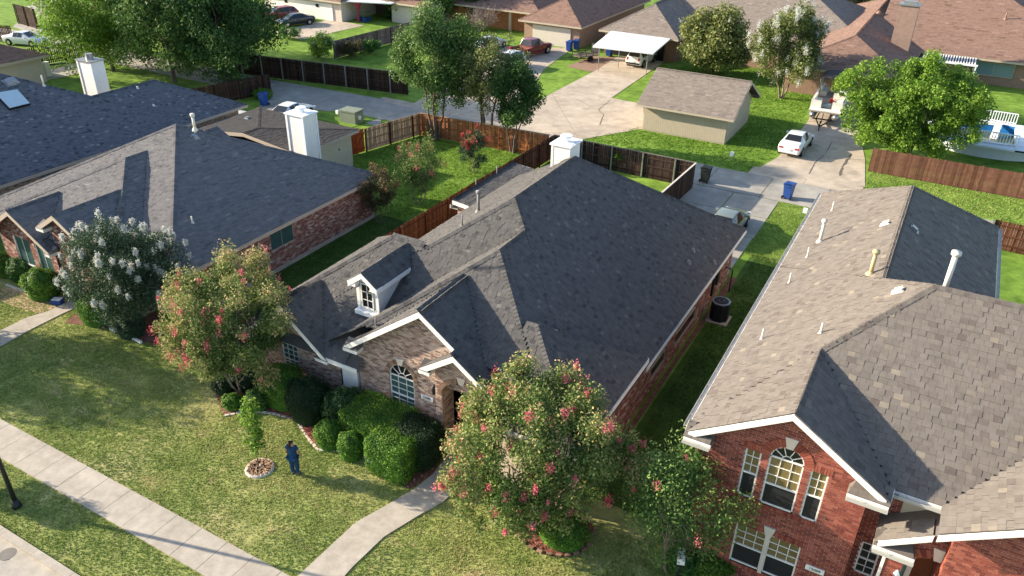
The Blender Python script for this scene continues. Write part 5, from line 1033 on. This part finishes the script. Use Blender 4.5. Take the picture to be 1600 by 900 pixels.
# ============================================================ PERSON
def person():
    px_ = P(462, 741); t = thing('person', 'person with dark tied hair in dark blue scrubs standing on the lawn, seen from behind', 'person', (px_[0], px_[1], 0), R(16))
    mk('skin', (.42, .23, .15), .55, namp=.05); mk('scrubs', (.012, .050, .125), .9, namp=.12, bump=.3, bscale=25); mk('hair', (.018, .009, .007), .6, namp=.2); mk('shoe', (.02, .05, .11), .6)
    def skin_obj(name, vs, es, rad, mat, parent, sub=2, root=0):
        me = bpy.data.meshes.new(name); me.from_pydata(vs, es, []); o = bpy.data.objects.new(name, me); COL.objects.link(o)
        sk_ = o.modifiers.new('skin', 'SKIN'); 
        for i, r_ in enumerate(rad): me.skin_vertices[0].data[i].radius = (r_, r_) if np.isscalar(r_) else r_
        me.skin_vertices[0].data[root].use_root = True
        ss = o.modifiers.new('ss', 'SUBSURF'); ss.levels = ss.render_levels = sub
        bpy.context.view_layer.update(); ev = o.evaluated_get(bpy.context.evaluated_depsgraph_get()); m2 = bpy.data.meshes.new_from_object(ev); bpy.data.objects.remove(o)
        m2.polygons.foreach_set('use_smooth', np.ones(len(m2.polygons), bool)); m2.materials.clear(); return link(name, m2, mat, parent)
    # facing +y (away from camera); skin body as one surface
    vs = [(0, 0, .93), (0, .0, 1.08), (0, .0, 1.25), (0, -.01, 1.38), (0, 0, 1.46), (0, .015, 1.55), (0, .02, 1.62),
          (.17, 0, 1.37), (.24, .0, 1.14), (.25, .10, .93), (.26, .14, .86), (-.17, 0, 1.37), (-.24, -.02, 1.13), (-.23, .06, .90), (-.22, .09, .83),
          (.10, 0, .86), (.11, .01, .48), (.12, -.02, .09), (.13, .11, .045), (-.10, 0, .86), (-.10, .01, .48), (-.09, -.02, .09), (-.10, .11, .045)]
    es = [(0, 1), (1, 2), (2, 3), (3, 4), (4, 5), (5, 6), (3, 7), (7, 8), (8, 9), (9, 10), (3, 11), (11, 12), (12, 13), (13, 14), (0, 15), (15, 16), (16, 17), (17, 18), (0, 19), (19, 20), (20, 21), (21, 22)]
    rad = [(.16, .12), (.135, .10), (.145, .105), (.13, .09), .055, .085, .08, .062, .044, .033, .034, .062, .044, .033, .034, .095, .062, .042, .036, .095, .062, .042, .036]
    body = skin_obj('body', vs, es, rad, 'skin', t)
    # hands: five short skinned fingers rooted in the palm
    for s, (hx, hy, hz) in ((1, (.26, .14, .86)), (-1, (-.22, .09, .83))):
        v = [(hx, hy, hz+.02), (hx, hy+.02, hz-.035)]; e = [(0, 1)]; r_ = [(.028, .02), (.036, .018)]
        for k_, (dy, ln) in enumerate(((-.025, .055), (-.008, .068), (.010, .072), (.028, .064))):
            b = len(v); v += [(hx, hy+.02+dy, hz-.06), (hx-s*.008, hy+.025+dy, hz-.06-ln*.55), (hx-s*.022, hy+.028+dy, hz-.06-ln)]; e += [(1, b), (b, b+1), (b+1, b+2)]; r_ += [.010, .009, .007]
        b = len(v); v += [(hx-s*.01, hy+.055, hz-.02), (hx-s*.02, hy+.075, hz-.055)]; e += [(0, b), (b, b+1)]; r_ += [.011, .009]
        skin_obj('hand', v, e, r_, 'skin', t, 1)
    tv = [(0, 0, .84), (0, 0, 1.02), (0, 0, 1.18), (0, -.005, 1.32), (0, 0, 1.41), (.16, 0, 1.375), (.225, 0, 1.24), (-.16, 0, 1.375), (-.225, -.005, 1.24)]
    skin_obj('scrub_top', tv, [(0, 1), (1, 2), (2, 3), (3, 4), (3, 5), (5, 6), (3, 7), (7, 8)], [(.215, .16), (.18, .135), (.18, .13), (.165, .115), (.07, .07), .078, .07, .078, .07], 'scrubs', t)
    lv = [(0, 0, .93), (.10, 0, .84), (.11, .01, .48), (.12, -.015, .10), (-.10, 0, .84), (-.10, .01, .48), (-.09, -.015, .10)]
    skin_obj('scrub_trousers', lv, [(0, 1), (1, 2), (2, 3), (0, 4), (4, 5), (5, 6)], [(.185, .145), (.118, .125), .085, .075, (.118, .125), .085, .075], 'scrubs', t)
    for x in (.12, -.09): skin_obj('shoe', [(x, -.05, .05), (x, .06, .045), (x+.005, .17, .035)], [(0, 1), (1, 2)], [(.048, .05), (.052, .045), (.045, .03)], 'shoe', t, 1)
    skin_obj('hair', [(0, -.01, 1.66), (0, -.03, 1.58), (0, -.10, 1.60), (0, -.13, 1.48), (0, -.12, 1.36)], [(0, 1), (1, 2), (2, 3), (3, 4)], [(.098, .10), (.102, .09), .045, .045, .02], 'hair', t)
    part('nose', MB().tube([(0, .10, 1.60), (0, .125, 1.565)], [.012, .02], 8), 'skin', t, True)
    for s in (-1, 1):
        part('ear', MB().tube([(s*.088, .01, 1.59), (s*.10, .005, 1.585)], [.028, .02], 8), 'skin', t, True); part('eye', MB().tube([(s*.033, .094, 1.612), (s*.033, .104, 1.612)], .012, 8), 'dark', t)
    part('mouth', MB().bb(-.025, .025, .095, .104, 1.52, 1.53), 'tail_red', t)
    return t
person()
# ============================================================ PLANTS
def leaf_quads(C, size, nrm_bias=None, up=.35, aspect=.55):
    n = len(C); d = rng.normal(size=(n, 3)); d[:, 2] += up
    if nrm_bias is not None: d += nrm_bias
    d /= np.linalg.norm(d, axis=1)[:, None]; a = np.cross(d, rng.normal(size=(n, 3))); a /= np.linalg.norm(a, axis=1)[:, None]+1e-9; b = np.cross(d, a)
    s = (size*rng.uniform(.6, 1.35, n))[:, None]
    A = a*s*.5; B = b*s*.5*aspect
    return np.stack([C-A, C-B*1.0+A*.1, C+A, C+B+A*.1], 1).reshape(-1, 3)
def foliage(name, C, size, rnd, mat, parent, bias=None, up=.35, aspect=.55):
    V = leaf_quads(C, size, bias, up, aspect); F = np.arange(len(V)).reshape(-1, 4)
    return link(name, mesh_np(name, V, F, rnd), mat, parent)
def limb(mb, a, b, r0, r1, bend=.15, seg=5, n=6):
    a, b = np.array(a, float), np.array(b, float); L = np.linalg.norm(b-a); off = rng.normal(size=3)*bend*L; off[2] = abs(off[2])*.3
    ts = np.linspace(0, 1, seg+1); pth = [a+(b-a)*t+off*math.sin(math.pi*t)*.5+rng.normal(size=3)*.01*L for t in ts]
    mb.tube(pth, [r0+(r1-r0)*t for t in ts], n, caps=False)
def tree(name, label, loc, h, rx, ry, zc, nleaf, lsz, leafmat, barkmat='bark', stems=1, trunk=.12, clumps=60, csz=.16, flowers=None, nflower=0, outer=.5, cat='tree', group=None, tilt=(0, 0), spiky=0.0, fork=.35, tips=0, seed=0, base_spread=.12, shell=.45, ftop=-.1, rndpow=1.0, twigs=True):
    global rng; rng = np.random.default_rng(100+seed)
    t = thing(name, label, cat, (loc[0], loc[1], 0), 0, group); rz = (h-zc)/2; cen = np.array([tilt[0], tilt[1], zc+rz])
    d = rng.normal(size=(clumps, 3)); d /= np.linalg.norm(d, axis=1)[:, None]; rr = rng.uniform(shell, .92, clumps)**.8
    # uneven outline
    ph = rng.uniform(0, 6.28, 4); wob = 1+.13*np.sin(3*np.arctan2(d[:, 1], d[:, 0])+ph[0])+.10*np.sin(5*np.arctan2(d[:, 1], d[:, 0])+ph[1])*np.cos(3*d[:, 2]+ph[2])
    cc = cen+d*np.array([rx, ry, rz])*(rr*wob)[:, None]
    cr = csz*(rx+ry+rz)/3*rng.uniform(.6, 1.35, clumps)
    wts = cr**2; wts /= wts.sum(); idx = rng.choice(clumps, nleaf, p=wts)
    dd = rng.normal(size=(nleaf, 3)); dd /= np.linalg.norm(dd, axis=1)[:, None]; rad = rng.uniform(0, 1, nleaf)**.45
    off = dd*(cr[idx]*rad*1.3)[:, None]
    if spiky: off[:, 2] = np.abs(off[:, 2])*(1+spiky)+off[:, 2]*.3; off[:, :2] *= (1-.25*spiky)
    C = cc[idx]+off; C = C[C[:, 2] > .15]; idx = idx[:len(C)] if len(C) != nleaf else idx
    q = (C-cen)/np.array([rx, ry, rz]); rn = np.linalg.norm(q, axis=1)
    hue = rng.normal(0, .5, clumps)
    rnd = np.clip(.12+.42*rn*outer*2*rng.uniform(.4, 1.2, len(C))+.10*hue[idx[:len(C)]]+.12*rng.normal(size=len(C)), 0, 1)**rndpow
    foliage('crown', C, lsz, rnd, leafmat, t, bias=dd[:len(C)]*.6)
    mb = MB(); fk = np.array([cen[0]*.4, cen[1]*.4, zc+(h-zc)*.02])
    tops = []
    for s in range(stems):
        a = 2*math.pi*s/max(stems, 1)+rng.uniform(0, 1); b0 = np.array([math.cos(a), math.sin(a), 0])*base_spread*(stems > 1); tp = cen+np.array([math.cos(a)*rx*.35*(stems > 1), math.sin(a)*ry*.35*(stems > 1), rz*(-.15+.3*rng.random())])
        mid = b0*2+np.array([tp[0]*.3, tp[1]*.3, zc*.8]); limb(mb, b0-np.array([0, 0, .1]), mid, trunk, trunk*.72, .08); limb(mb, mid, tp, trunk*.72, trunk*.28, .10); tops.append((mid, tp))
    part('trunk', mb, barkmat, t, True); bm = MB()
    sel = rng.permutation(clumps)[:min(clumps, 26 if twigs else 10)]
    for i in sel:
        m_, tp = tops[rng.integers(len(tops))]; f = rng.uniform(.05, .9); st = m_+(tp-m_)*f; limb(bm, st, cc[i], trunk*.30, trunk*.07, .14, 4, 5)
        for _ in range(3): e = cc[i]+rng.normal(size=3)*cr[i]*.8; limb(bm, cc[i]*.7+st*.3, e, trunk*.10, trunk*.03, .1, 2, 4)
    part('branches', bm, barkmat, t, True)
    if flowers:
        ok = np.flatnonzero(d[:, 2] > ftop); cs = rng.choice(ok, nflower); fc = cc[cs]+d[cs]*(cr[cs]*1.25)[:, None]; fc[:, 2] += .10
        per = 42; k_ = np.repeat(np.arange(nflower), per); sp = rng.uniform(.05, .13, nflower)*flowers[1]
        o = rng.normal(size=(nflower*per, 3))*sp[k_][:, None]*np.array([.65, .65, 1.1]); foliage('blossom', fc[k_]+o, .055*flowers[1]**.5, np.clip(rng.random(nflower)[k_]*.7+rng.random(nflower*per)*.3, 0, 1), flowers[0], t, up=.2, aspect=.9)
    return t
T = tree
xy = lambda u, v: P(u, v)[:2]
T('crape_myrtle_tree', 'large crape myrtle with pink blooms in front of the entry of the middle house', (-8.85, 18.2), 6.2, 3.3, 3.0, .15, 84000, .10, 'lf_crape', 'bark_pale', 5, .07, 230, .125, ('fl_hot', 1.0), 130, .66, seed=1, spiky=.35, ftop=-.4)
T('crape_myrtle_tree', 'crape myrtle with tan seed heads and salmon blooms at the left of the middle house', (-23.3, 18.5), 6.3, 2.85, 2.6, .8, 62000, .10, 'lf_crape', 'bark_pale', 5, .07, 160, .14, ('fl_pink', 1.0), 80, .80, seed=2, spiky=.35, ftop=-.6)
T('crape_myrtle_tree', 'white flowering crape myrtle in the shade in front of the left house', (-31.3, 19.3), 5.6, 3.2, 2.7, 1.3, 42000, .10, 'lf_cool', 'bark', 5, .06, 150, .15, ('fl_white', .75), 900, .5, seed=3, ftop=-.3)
T('young_tree', 'slender young tree with bright lime leaves in the ring of wood chips', xy(404, 731), 2.95, .42, .42, .7, 1500, .14, 'lf_lime', 'bark', 1, .025, 22, .40, seed=4, spiky=1.1, outer=.6)
T('airy_tree', 'loose feathery green tree in front of the lower window of the red brick house', (-4.05, 18.6), 4.6, 1.95, 1.7, .8, 12500, .10, 'lf_mid', 'bark_pale', 3, .045, 60, .26, seed=5, spiky=.8, outer=.6, flowers=('fl_pink', .7), nflower=5)
T('shade_tree', 'tall round tree with bare lower stems left of the other two behind the orange fence', (-34.9, 50.4), 10.2, 3.4, 3.2, 3.0, 34000, .19, 'lf_mid', 'bark', 4, .11, 85, .20, seed=6, outer=.6)
T('shade_tree', 'open light green tree with a leaning trunk in the middle of the back yard trees', (-31.2, 52.0), 9.0, 3.1, 2.9, 3.0, 17000, .17, 'lf_olive', 'bark', 3, .13, 70, .19, seed=7, outer=.7)
T('shade_tree', 'rightmost of the three back yard trees, dark green crown above the orange fence', (-28.3, 51.2), 7.2, 2.15, 2.1, 2.3, 20000, .17, 'lf_deep', 'bark', 4, .07, 60, .22, seed=8, outer=.5)
T('crape_myrtle_bush', 'vase shaped crape myrtle with pink tips in the yard beside the dark fence', (-28.7, 39.2), 4.2, 1.75, 1.6, .6, 11000, .10, 'lf_crape', 'bark_pale', 5, .04, 60, .22, ('fl_hot', 1.1), 24, .45, 'shrub', seed=9, spiky=.9)
T('crape_myrtle_bush', 'small crape myrtle topped with red blooms near the orange fence', (-28.7, 46.0), 3.1, 1.05, 1.0, .4, 6500, .10, 'lf_cool', 'bark', 4, .03, 36, .25, ('fl_red', 1.3), 26, .5, 'shrub', seed=10, spiky=.5, ftop=.3)
T('crape_myrtle_bush', 'rusty leaved shrub against the brick wall of the left house', (-29.0, 35.4), 3.5, 1.15, 1.1, .5, 9000, .10, 'lf_rust', 'bark', 4, .03, 44, .24, None, 0, .6, 'shrub', seed=11, spiky=.5)
T('magnolia_tree', 'round glossy tree with yellow green leaves behind the beige shed', (-22.3, 83.6), 6.5, 3.8, 3.4, 0.3, 22000, .30, 'lf_olive', 'bark', 1, .18, 110, .19, ('fl_white', 1.4), 8, .6, seed=12, twigs=False)
T('crape_myrtle_tree', 'tall white flowering crape myrtle on the lawn right of the shed', (-13.9, 78.3), 8.6, 3.4, 3.1, 1.7, 26000, .22, 'lf_olive', 'bark_pale', 5, .09, 90, .2, ('fl_white', 2.0), 260, .5, seed=13, ftop=-1)
T('shade_tree', 'big dense bright green tree in front of the brown roofed ranch house', (-1.9, 66.3), 7.9, 5.6, 4.6, .5, 66000, .20, 'lf_bright', 'bark', 2, .2, 230, .115, seed=14, outer=.62, twigs=False)
# dense trees upper left
for i, (x, y, h_, rx, ry, n_, lm, lb) in enumerate(((-74.5, 50.5, 12.5, 6.6, 5.6, 40000, 'lf_bright', 'broad bright green tree at the upper left, leftmost and lightest of the dense group'), (-66.0, 51.0, 12.0, 5.2, 5.0, 34000, 'lf_mid', 'dense mid green tree in the centre of the upper left group'),
        (-59.3, 51.2, 11.0, 4.4, 4.2, 30000, 'lf_deep', 'dark green tree at the right end of the upper left group'), (-69.5, 57.5, 12.5, 5.5, 5, 22000, 'lf_deep', 'dark tree at the back of the upper left group by the top edge'), (-79, 58, 11.5, 5.5, 5, 18000, 'lf_mid', 'tall green tree cut by the top edge behind the leftmost one'), (-64, 58.5, 11.0, 4.6, 4, 18000, 'lf_deep', 'dark conifer like tree behind the right end of the group'))):
    T('dense_tree', lb, (x, y), h_, rx, ry, .8, n_, .24, lm, 'bark', 1, .25, 110, .18, seed=20+i, outer=.55, twigs=False, group=None)
for i, (u, v, h_, r_, lm, lb, n_) in enumerate(((625, 30, 7.5, 3.0, 'lf_deep', 'dark tree at the top edge left of the orange brown house', 12000), (690, 34, 8.5, 3.6, 'lf_mid', 'tall green tree at the top edge above the bare shrub', 14000), (745, 35, 6, 2.5, 'lf_deep', 'dark green tree right of the bare shrub at the top', 9000), (775, 12, 5.5, 2.0, 'lf_mid', 'green tree overhanging the orange brown house roof', 7000),
        (1310, 40, 5.5, 3.4, 'lf_rust', 'brownish tree beside the far street at the top', 9000), (1480, 6, 6, 4.5, 'lf_bright', 'light green trees beyond the brown ranch roof, left one', 12000), (1530, 4, 6.5, 4.0, 'lf_mid', 'green tree beyond the ranch roof with blue behind it', 10000), (1590, 10, 7, 4.5, 'lf_deep', 'dark green tree at the top right corner', 10000), (1560, 118, 0, 0, '', '', 0))):
    if not h_: continue
    p_ = xy(u, v); T('shade_tree', lb, p_, h_, r_, r_*.9, .5, n_, .3, lm, 'bark', 1, .15, 60, .24, seed=40+i, twigs=False)
T('street_tree', 'small tree in the grass strip left of the street lamp', (-29.2, 8.75), 2.8, 1.0, 0.9, 1.0, 7000, .10, 'lf_mid', 'bark', 1, .05, 40, .25, seed=60)
T('street_tree', 'leafy tree in the neighbouring front yard left of the path', (-41.5, 12.4), 6.8, 3.4, 2.8, 1.0, 22000, .20, 'lf_mid', 'bark', 1, .12, 50, .22, seed=59)
T('shrub', 'pale flowering shrub behind the dark alley fence', xy(503, 92), 2.8, 1.5, 1.4, .2, 6000, .16, 'lf_lime', 'bark', 3, .03, 40, .25, ('fl_white', 1.2), 16, cat='shrub', seed=61)
T('shrub', 'rust coloured shrub by the grey weathered fence', xy(552, 90), 2.0, 1.2, 1.1, .1, 4000, .15, 'lf_rust', 'bark', 3, .03, 30, .28, cat='shrub', seed=62)
T('shrub', 'small green shrub right of the rust coloured one by the grey fence', xy(580, 84), 1.7, 1.0, 1.0, .1, 3500, .15, 'lf_green', 'bark', 3, .03, 25, .28, cat='shrub', seed=63)
T('shrub', 'brownish shrub against the ranch house wall at the right edge', xy(1590, 122), 2.8, 2.2, 1.6, .2, 6000, .18, 'lf_rust', 'bark', 3, .03, 40, .25, cat='shrub', seed=64)
T('shrub', 'dark shrub below the window of the ranch house', xy(1560, 127), 1.5, 2.2, .8, .1, 4000, .16, 'lf_darkhedge', 'bark', 3, .03, 30, .25, cat='shrub', seed=65)
T('shrub', 'lime green plant inside the dark alley fence', xy(968, 268), 1.5, .45, .45, .1, 900, .16, 'lf_lime', 'bark', 3, .02, 14, .35, cat='shrub', seed=66, spiky=.6)
T('shrub', 'grassy bushes by the black sedan at the top left', xy(455, 60), 1.6, 1.3, 1.2, .1, 2500, .16, 'lf_green', 'bark', 3, .02, 20, .35, cat='shrub', seed=67)
# bare shrub
t = thing('bare_shrub', 'leafless grey shrub left of the orange brown house at the top', 'shrub', (*xy(752, 48), 0)); mb = MB(); rng = np.random.default_rng(5)
for i in range(90):
    a = rng.uniform(0, 6.28); r_ = rng.uniform(.8, 2.8); e = np.array([r_*math.cos(a), r_*math.sin(a)*.8, rng.uniform(1.4, 3.2)]); limb(mb, (rng.normal()*.1, rng.normal()*.1, 0), e, .035, .01, .15, 4, 4)
    for _ in range(4): f = e*rng.uniform(.6, 1); limb(mb, f, f+rng.normal(size=3)*.5+np.array([0, 0, .2]), .012, .005, .1, 2, 3)
part('branches', mb, 'twig', t)
# hedges: leaf shell over a dark inner mass
def hedge(name, label, c, r, h, leafmat, n=7000, sz=.055, shape=2.0, seed=0, rz=0.0, flowers=None, bumps=.06, lift=0.0):
    global rng; rng = np.random.default_rng(300+seed); t = thing(name, label, 'shrub', (c[0], c[1], 0), rz); rx, ry = r
    u = rng.uniform(-1, 1, (n, 3)) if shape > 3 else rng.normal(size=(n, 3)); ax_ = rng.choice(3, n, p=[.3, .3, .4])
    if shape > 3: u[np.arange(n), ax_] = np.where(rng.random(n) < .5, -1, 1)
    u[:, 2] = np.where(rng.random(n) < .72, np.abs(u[:, 2]), -np.abs(u[:, 2])); u /= (np.abs(u/1.0)**shape).sum(1)[:, None]**(1/shape)
    nz = 1+bumps*np.sin(u[:, 0]*5+seed)*np.cos(u[:, 1]*6+seed*2)+bumps*.7*np.sin(u[:, 2]*9+u[:, 0]*7)
    C = np.stack([u[:, 0]*rx, u[:, 1]*ry, h*.5+lift+u[:, 2]*h*.5], 1); C[:, 2] = np.maximum(C[:, 2], .03)
    cen = np.array([0, 0, h*.5]); C = cen+(C-cen)*(nz*rng.uniform(.90, 1.03, n))[:, None]
    nn = u*np.array([1/rx, 1/ry, 2/h]); nn /= np.linalg.norm(nn, axis=1)[:, None]
    foliage('foliage', C, sz, np.clip(.28+.25*rng.normal(size=n)+.35*(nz-1)/bumps*.3, 0, 1), leafmat, t, bias=nn*1.2, aspect=.75)
    mb = MB(); a = np.linspace(0, 2*math.pi, 17)[:-1]; rings = []
    for f in np.linspace(-1, .93, 9):
        k_ = max(0.02, 1-abs(f)**shape)**(1/shape) if f > 0 else 1.0; sup = [(abs(math.cos(q))**(shape)+abs(math.sin(q))**(shape))**(-1/shape) for q in a]
        rings += [(rx*.84*k_*s_*math.cos(q), ry*.84*k_*s_*math.sin(q), h*.5*(1+f*.93)) for q, s_ in zip(a, sup)]
    fs = [(i*16+k_, i*16+(k_+1) % 16, (i+1)*16+(k_+1) % 16, (i+1)*16+k_) for i in range(8) for k_ in range(16)]+[tuple(8*16+k_ for k_ in range(16))]
    mb.add(rings, fs, .12); part('inner_twigs', mb, leafmat, t)
    if flowers: k_ = flowers[1]; ix = rng.choice(n, k_); o = np.repeat(C[ix], 12, 0)+rng.normal(size=(k_*12, 3))*.05; foliage('blossom', o, .05, rng.random(k_*12), flowers[0], t)
    return t
hedge('clipped_bush', 'round clipped green bush in front of the left arched window', (-21.3, 18.9), (1.0, .85), 1.75, 'lf_hedge', 9000, seed=1, shape=2.4)
hedge('clipped_bush', 'dark rounded bush second from the left along the front wall', (-19.75, 18.7), (.95, .85), 1.8, 'lf_darkhedge', 9000, seed=2, shape=2.3)
hedge('holly_bush', 'rough glossy holly bush below the white siding panel', (-18.0, 19.0), (.95, .85), 1.75, 'lf_holly', 6500, .075, seed=3, bumps=.12)
hedge('box_hedge', 'flat topped bright hedge directly below the big arched window', (-16.25, 18.95), (1.35, .95), 1.6, 'lf_hedge', 18000, seed=4, shape=9, bumps=.02)
hedge('clipped_bush', 'dark shaded block bush beside the entry arch', (-14.35, 18.85), (.95, .85), 1.75, 'lf_darkhedge', 10000, seed=5, shape=4.0, bumps=.03)
hedge('box_hedge', 'brightest yellow green hedge block at the front by the curved path', (-14.75, 17.85), (.9, .68), 1.65, 'lf_hedge', 16000, seed=6, shape=9, bumps=.02)
hedge('clipped_bush', 'small round green bush left of the pair in front of the holly', (-17.85, 17.75), (.62, .55), 1.1, 'lf_hedge', 5000, seed=7)
hedge('clipped_bush', 'smallest round bush between the holly and the bright hedge block', (-16.7, 17.65), (.55, .5), 1.1, 'lf_hedge', 4500, seed=8)
hedge('clipped_bush', 'low bush with pink flowers at the foot of the near pink crape myrtle', (-7.7, 18.0), (.95, .7), .95, 'lf_hedge', 6000, seed=9, flowers=('fl_hot', 10), bumps=.1)
hedge('clipped_bush', 'leafy low bush left in the brick ring under the near crape myrtle', (-9.1, 18.2), (.75, .65), .9, 'lf_holly', 4500, .07, seed=10, bumps=.1)
for i, (u, v, r_, h_, m_, lb) in enumerate(((352, 612, .5, .7, 'lf_darkhedge', 'small dark shrub under the left crape myrtle, furthest left'), (364, 636, .45, .6, 'lf_hedge', 'low reddish edged shrub at the left end of the mulch bed'), (385, 606, .6, 1.3, 'lf_cool', 'upright blue green shrub by the trunk of the left crape myrtle'), (405, 636, .5, .9, 'lf_green', 'small green shrub between the young tree and the clipped bushes'),
        (70, 462, .95, 1.5, 'lf_hedge', 'round clipped green bush by the left house wall and the blue package'), (155, 500, 1.0, 1.3, 'lf_hedge', 'clipped green hedge under the white crape myrtle at the end of the path'), (205, 522, .8, 1.2, 'lf_cool', 'wispy grey green shrub at the corner of the left flower bed'), (180, 480, 1.2, 1.6, 'lf_darkhedge', 'dark bush behind the clipped hedge under the white crape myrtle'), (12, 428, .8, 1.1, 'lf_lime', 'yellow green shrub at the left edge below the window'), (40, 435, .9, 1.2, 'lf_green', 'dark green shrub beside the yellow green one at the left edge'),
        (412, 154, .9, .9, 'lf_hedge', 'flat green clump by the alley next to the blue bin'), (1062, 888, .55, .7, 'lf_green', 'low green plant near the bottom edge in front of the red brick wall'), (1110, 893, .7, .6, 'lf_bright', 'bright ground shrub at the foot of the red brick wall'))):
    hedge('bush', lb, xy(u, v), (r_, r_*.85), h_, m_, int(3500*r_*h_)+1500, .07, seed=20+i, bumps=.12)
# white street item near bottom edge
t = thing('mailbox', 'white topped object at the bottom edge beside the airy tree', 'mailbox', (*xy(1058, 905), 0), .3); part('post', MB().bb(-.05, .05, -.05, .05, 0, 1.0), 'black_metal', t); part('box', MB().prism([(-.12, -.25, .95), (.12, -.25, .95), (.12, -.25, 1.12), (.06, -.25, 1.2), (-.06, -.25, 1.2), (-.12, -.25, 1.12)], (0, .5, 0)), 'white_metal', t)
# ============================================================ GRASS
rng = np.random.default_rng(77)
def grass(name, poly, excl, dens, hgt, mat, wd=.03, dry=True):
    p = np.array([q[:2] for q in poly]); lo, hi = p.min(0), p.max(0); n = int(dens*np.prod(hi-lo)); xy_ = rng.uniform(lo, hi, (n, 2)); k_ = inpoly(xy_[:, 0], xy_[:, 1], p)
    for e in excl: k_ &= ~inpoly(xy_[:, 0], xy_[:, 1], e)
    xy_ = xy_[k_]; n = len(xy_); f = lambda s, a, b: np.sin(xy_[:, 0]*s+a+1.7*np.sin(xy_[:, 1]*s*.7+b))*np.cos(xy_[:, 1]*s*1.1+b)
    pat = .5*f(.55, 1, 2)+.35*f(1.5, 4, .5)+.25*f(3.7, 2, 5); keep = rng.random(n) < (1.0-np.clip(pat-.2, 0, .6)); xy_, pat = xy_[keep], pat[keep]; n = len(xy_)
    a = rng.uniform(0, 6.28, n*2); c = np.repeat(xy_, 2, 0)+rng.normal(size=(2*n, 2))*.015; h_ = hgt*rng.uniform(.5, 1.3, 2*n); w_ = wd*rng.uniform(.6, 1.3, 2*n)
    d = np.stack([np.cos(a)*w_/2, np.sin(a)*w_/2], 1); ln = rng.normal(size=(2*n, 2))*hgt*.55
    V = np.stack([np.column_stack([c-d, np.zeros(2*n)]), np.column_stack([c+d, np.zeros(2*n)]), np.column_stack([c+ln, h_])], 1).reshape(-1, 3)
    if dry:
        for sx, sy, sr, am in ((-18.5, 15.8, 1.8, .38), (-21.5, 16.6, 1.5, .3), (-22.2, 12.7, .55, .7), (-10.5, 15.6, 1.2, .45), (-8.0, 14.6, 1.6, .3), (-15.8, 15.4, 1.0, .25), (-24.5, 13.6, .5, .4), (-36.5, 14.5, 2.0, .3), (-28.5, 16.5, 1.6, .35), (-7.5, 16.4, 1.2, .35)):
            pat = pat+am*2.2*np.exp(-((xy_[:, 0]-sx)**2/(sr*1.5)**2+(xy_[:, 1]-sy)**2/sr**2))
    r_ = np.clip(.38+.30*np.repeat(pat, 2)*(1 if dry else .3)+.15*rng.normal(size=2*n), 0, 1)
    o = link(name, mesh_np(name, V, np.arange(6*n).reshape(-1, 3), r_), mat, None, 'stuff')
ring = [(P(406, 732)[0]+.56*math.cos(q), P(406, 732)[1]+.56*math.sin(q)) for q in np.linspace(0, 6.28, 16)]
path = WPATH
walk = [(-60, ya-.03), (14, ya-.03), (14, yb+.03), (-60, yb+.03)]; np_ = NPATH
ex = [ring, path, walk, np_, [q[:2] for q in bed], ringR, [q[:2] for q in bedL]]
grass('lawn_grass', [(-42, 8.68), (3, 8.68), (3, 19.2), (-10.9, 19.4), (-26, 19.8), (-42, 18.5)], ex, 430, .05, 'blade', .035)
grass('side_grass', [(-7.4, 20.3), (-3.9, 20.3), (-3.9, 43.5), (-7.4, 43.5)], [], 190, .05, 'blade_shade', .04, False)  # blades coloured darker to stand in for shade
grass('side_grass', [(-29.8, 20.6), (-25.5, 20.6), (-25.4, 36.5), (-29.8, 36.5)], [], 120, .05, 'blade_shade', .05, False)  # shade of the left yard painted into the blades
grass('side_grass', [(-8.1, 43), (-3.6, 43), (-3.6, 52.4), (-8.1, 52.4)], [], 170, .06, 'blade', .045)
grass('yard_grass', [(-38, 42), (-29.8, 36.5), (-25.4, 36.5), (-25.2, 51.4), (-36.6, 50.5)], [], 110, .06, 'blade_green', .06, False)
grass('back_grass', [(-25, 57.0), (-11.5, 56.8), (-10.6, 61), (-11.0, 92), (-24, 90), (-27.5, 82), (-22, 63)], [[(-22, 61.8), (-14.5, 61.8), (-14.5, 69.2), (-22, 69.2)]], 60, .07, 'blade_green', .09, False)
grass('verge_grass', [(-3.4, 57), (9, 57), (9, 61.8), (-3.6, 61.8)], [], 90, .06, 'blade', .07)
# ------------------------------------------------------------ groups of repeats
GROUPS = {'wood_fence': 'wooden fences around the back yards', 'wheelie_bin': 'wheelie bins along the alley and driveways', 'clipped_bush': 'clipped bushes along the front walls', 'box_hedge': 'boxy hedges below the arched window', 'bush': 'small bushes in the front beds', 'shrub': 'shrubs in the yards', 'parked_car': 'parked cars', 'shade_tree': 'shade trees in the yards', 'dense_tree': 'dense trees behind the left roofs',
          'crape_myrtle_tree': 'crape myrtle trees', 'crape_myrtle_bush': 'crape myrtle bushes beside the left house', 'brick_house': 'brick houses', 'utility_meter': 'utility meters and pedestals', 'potted_plant': 'potted plants on the far porch', 'brick_edging': 'edging rows around the beds', 'street_tree': 'street trees at the left'}
for o in list(S.objects):
    if o.parent is None and o.get('category') and not o.get('group'):
        b_ = o.name.split('.')[0]
        if b_ in GROUPS: o['group'] = GROUPS[b_]
# ------------------------------------------------------------ end
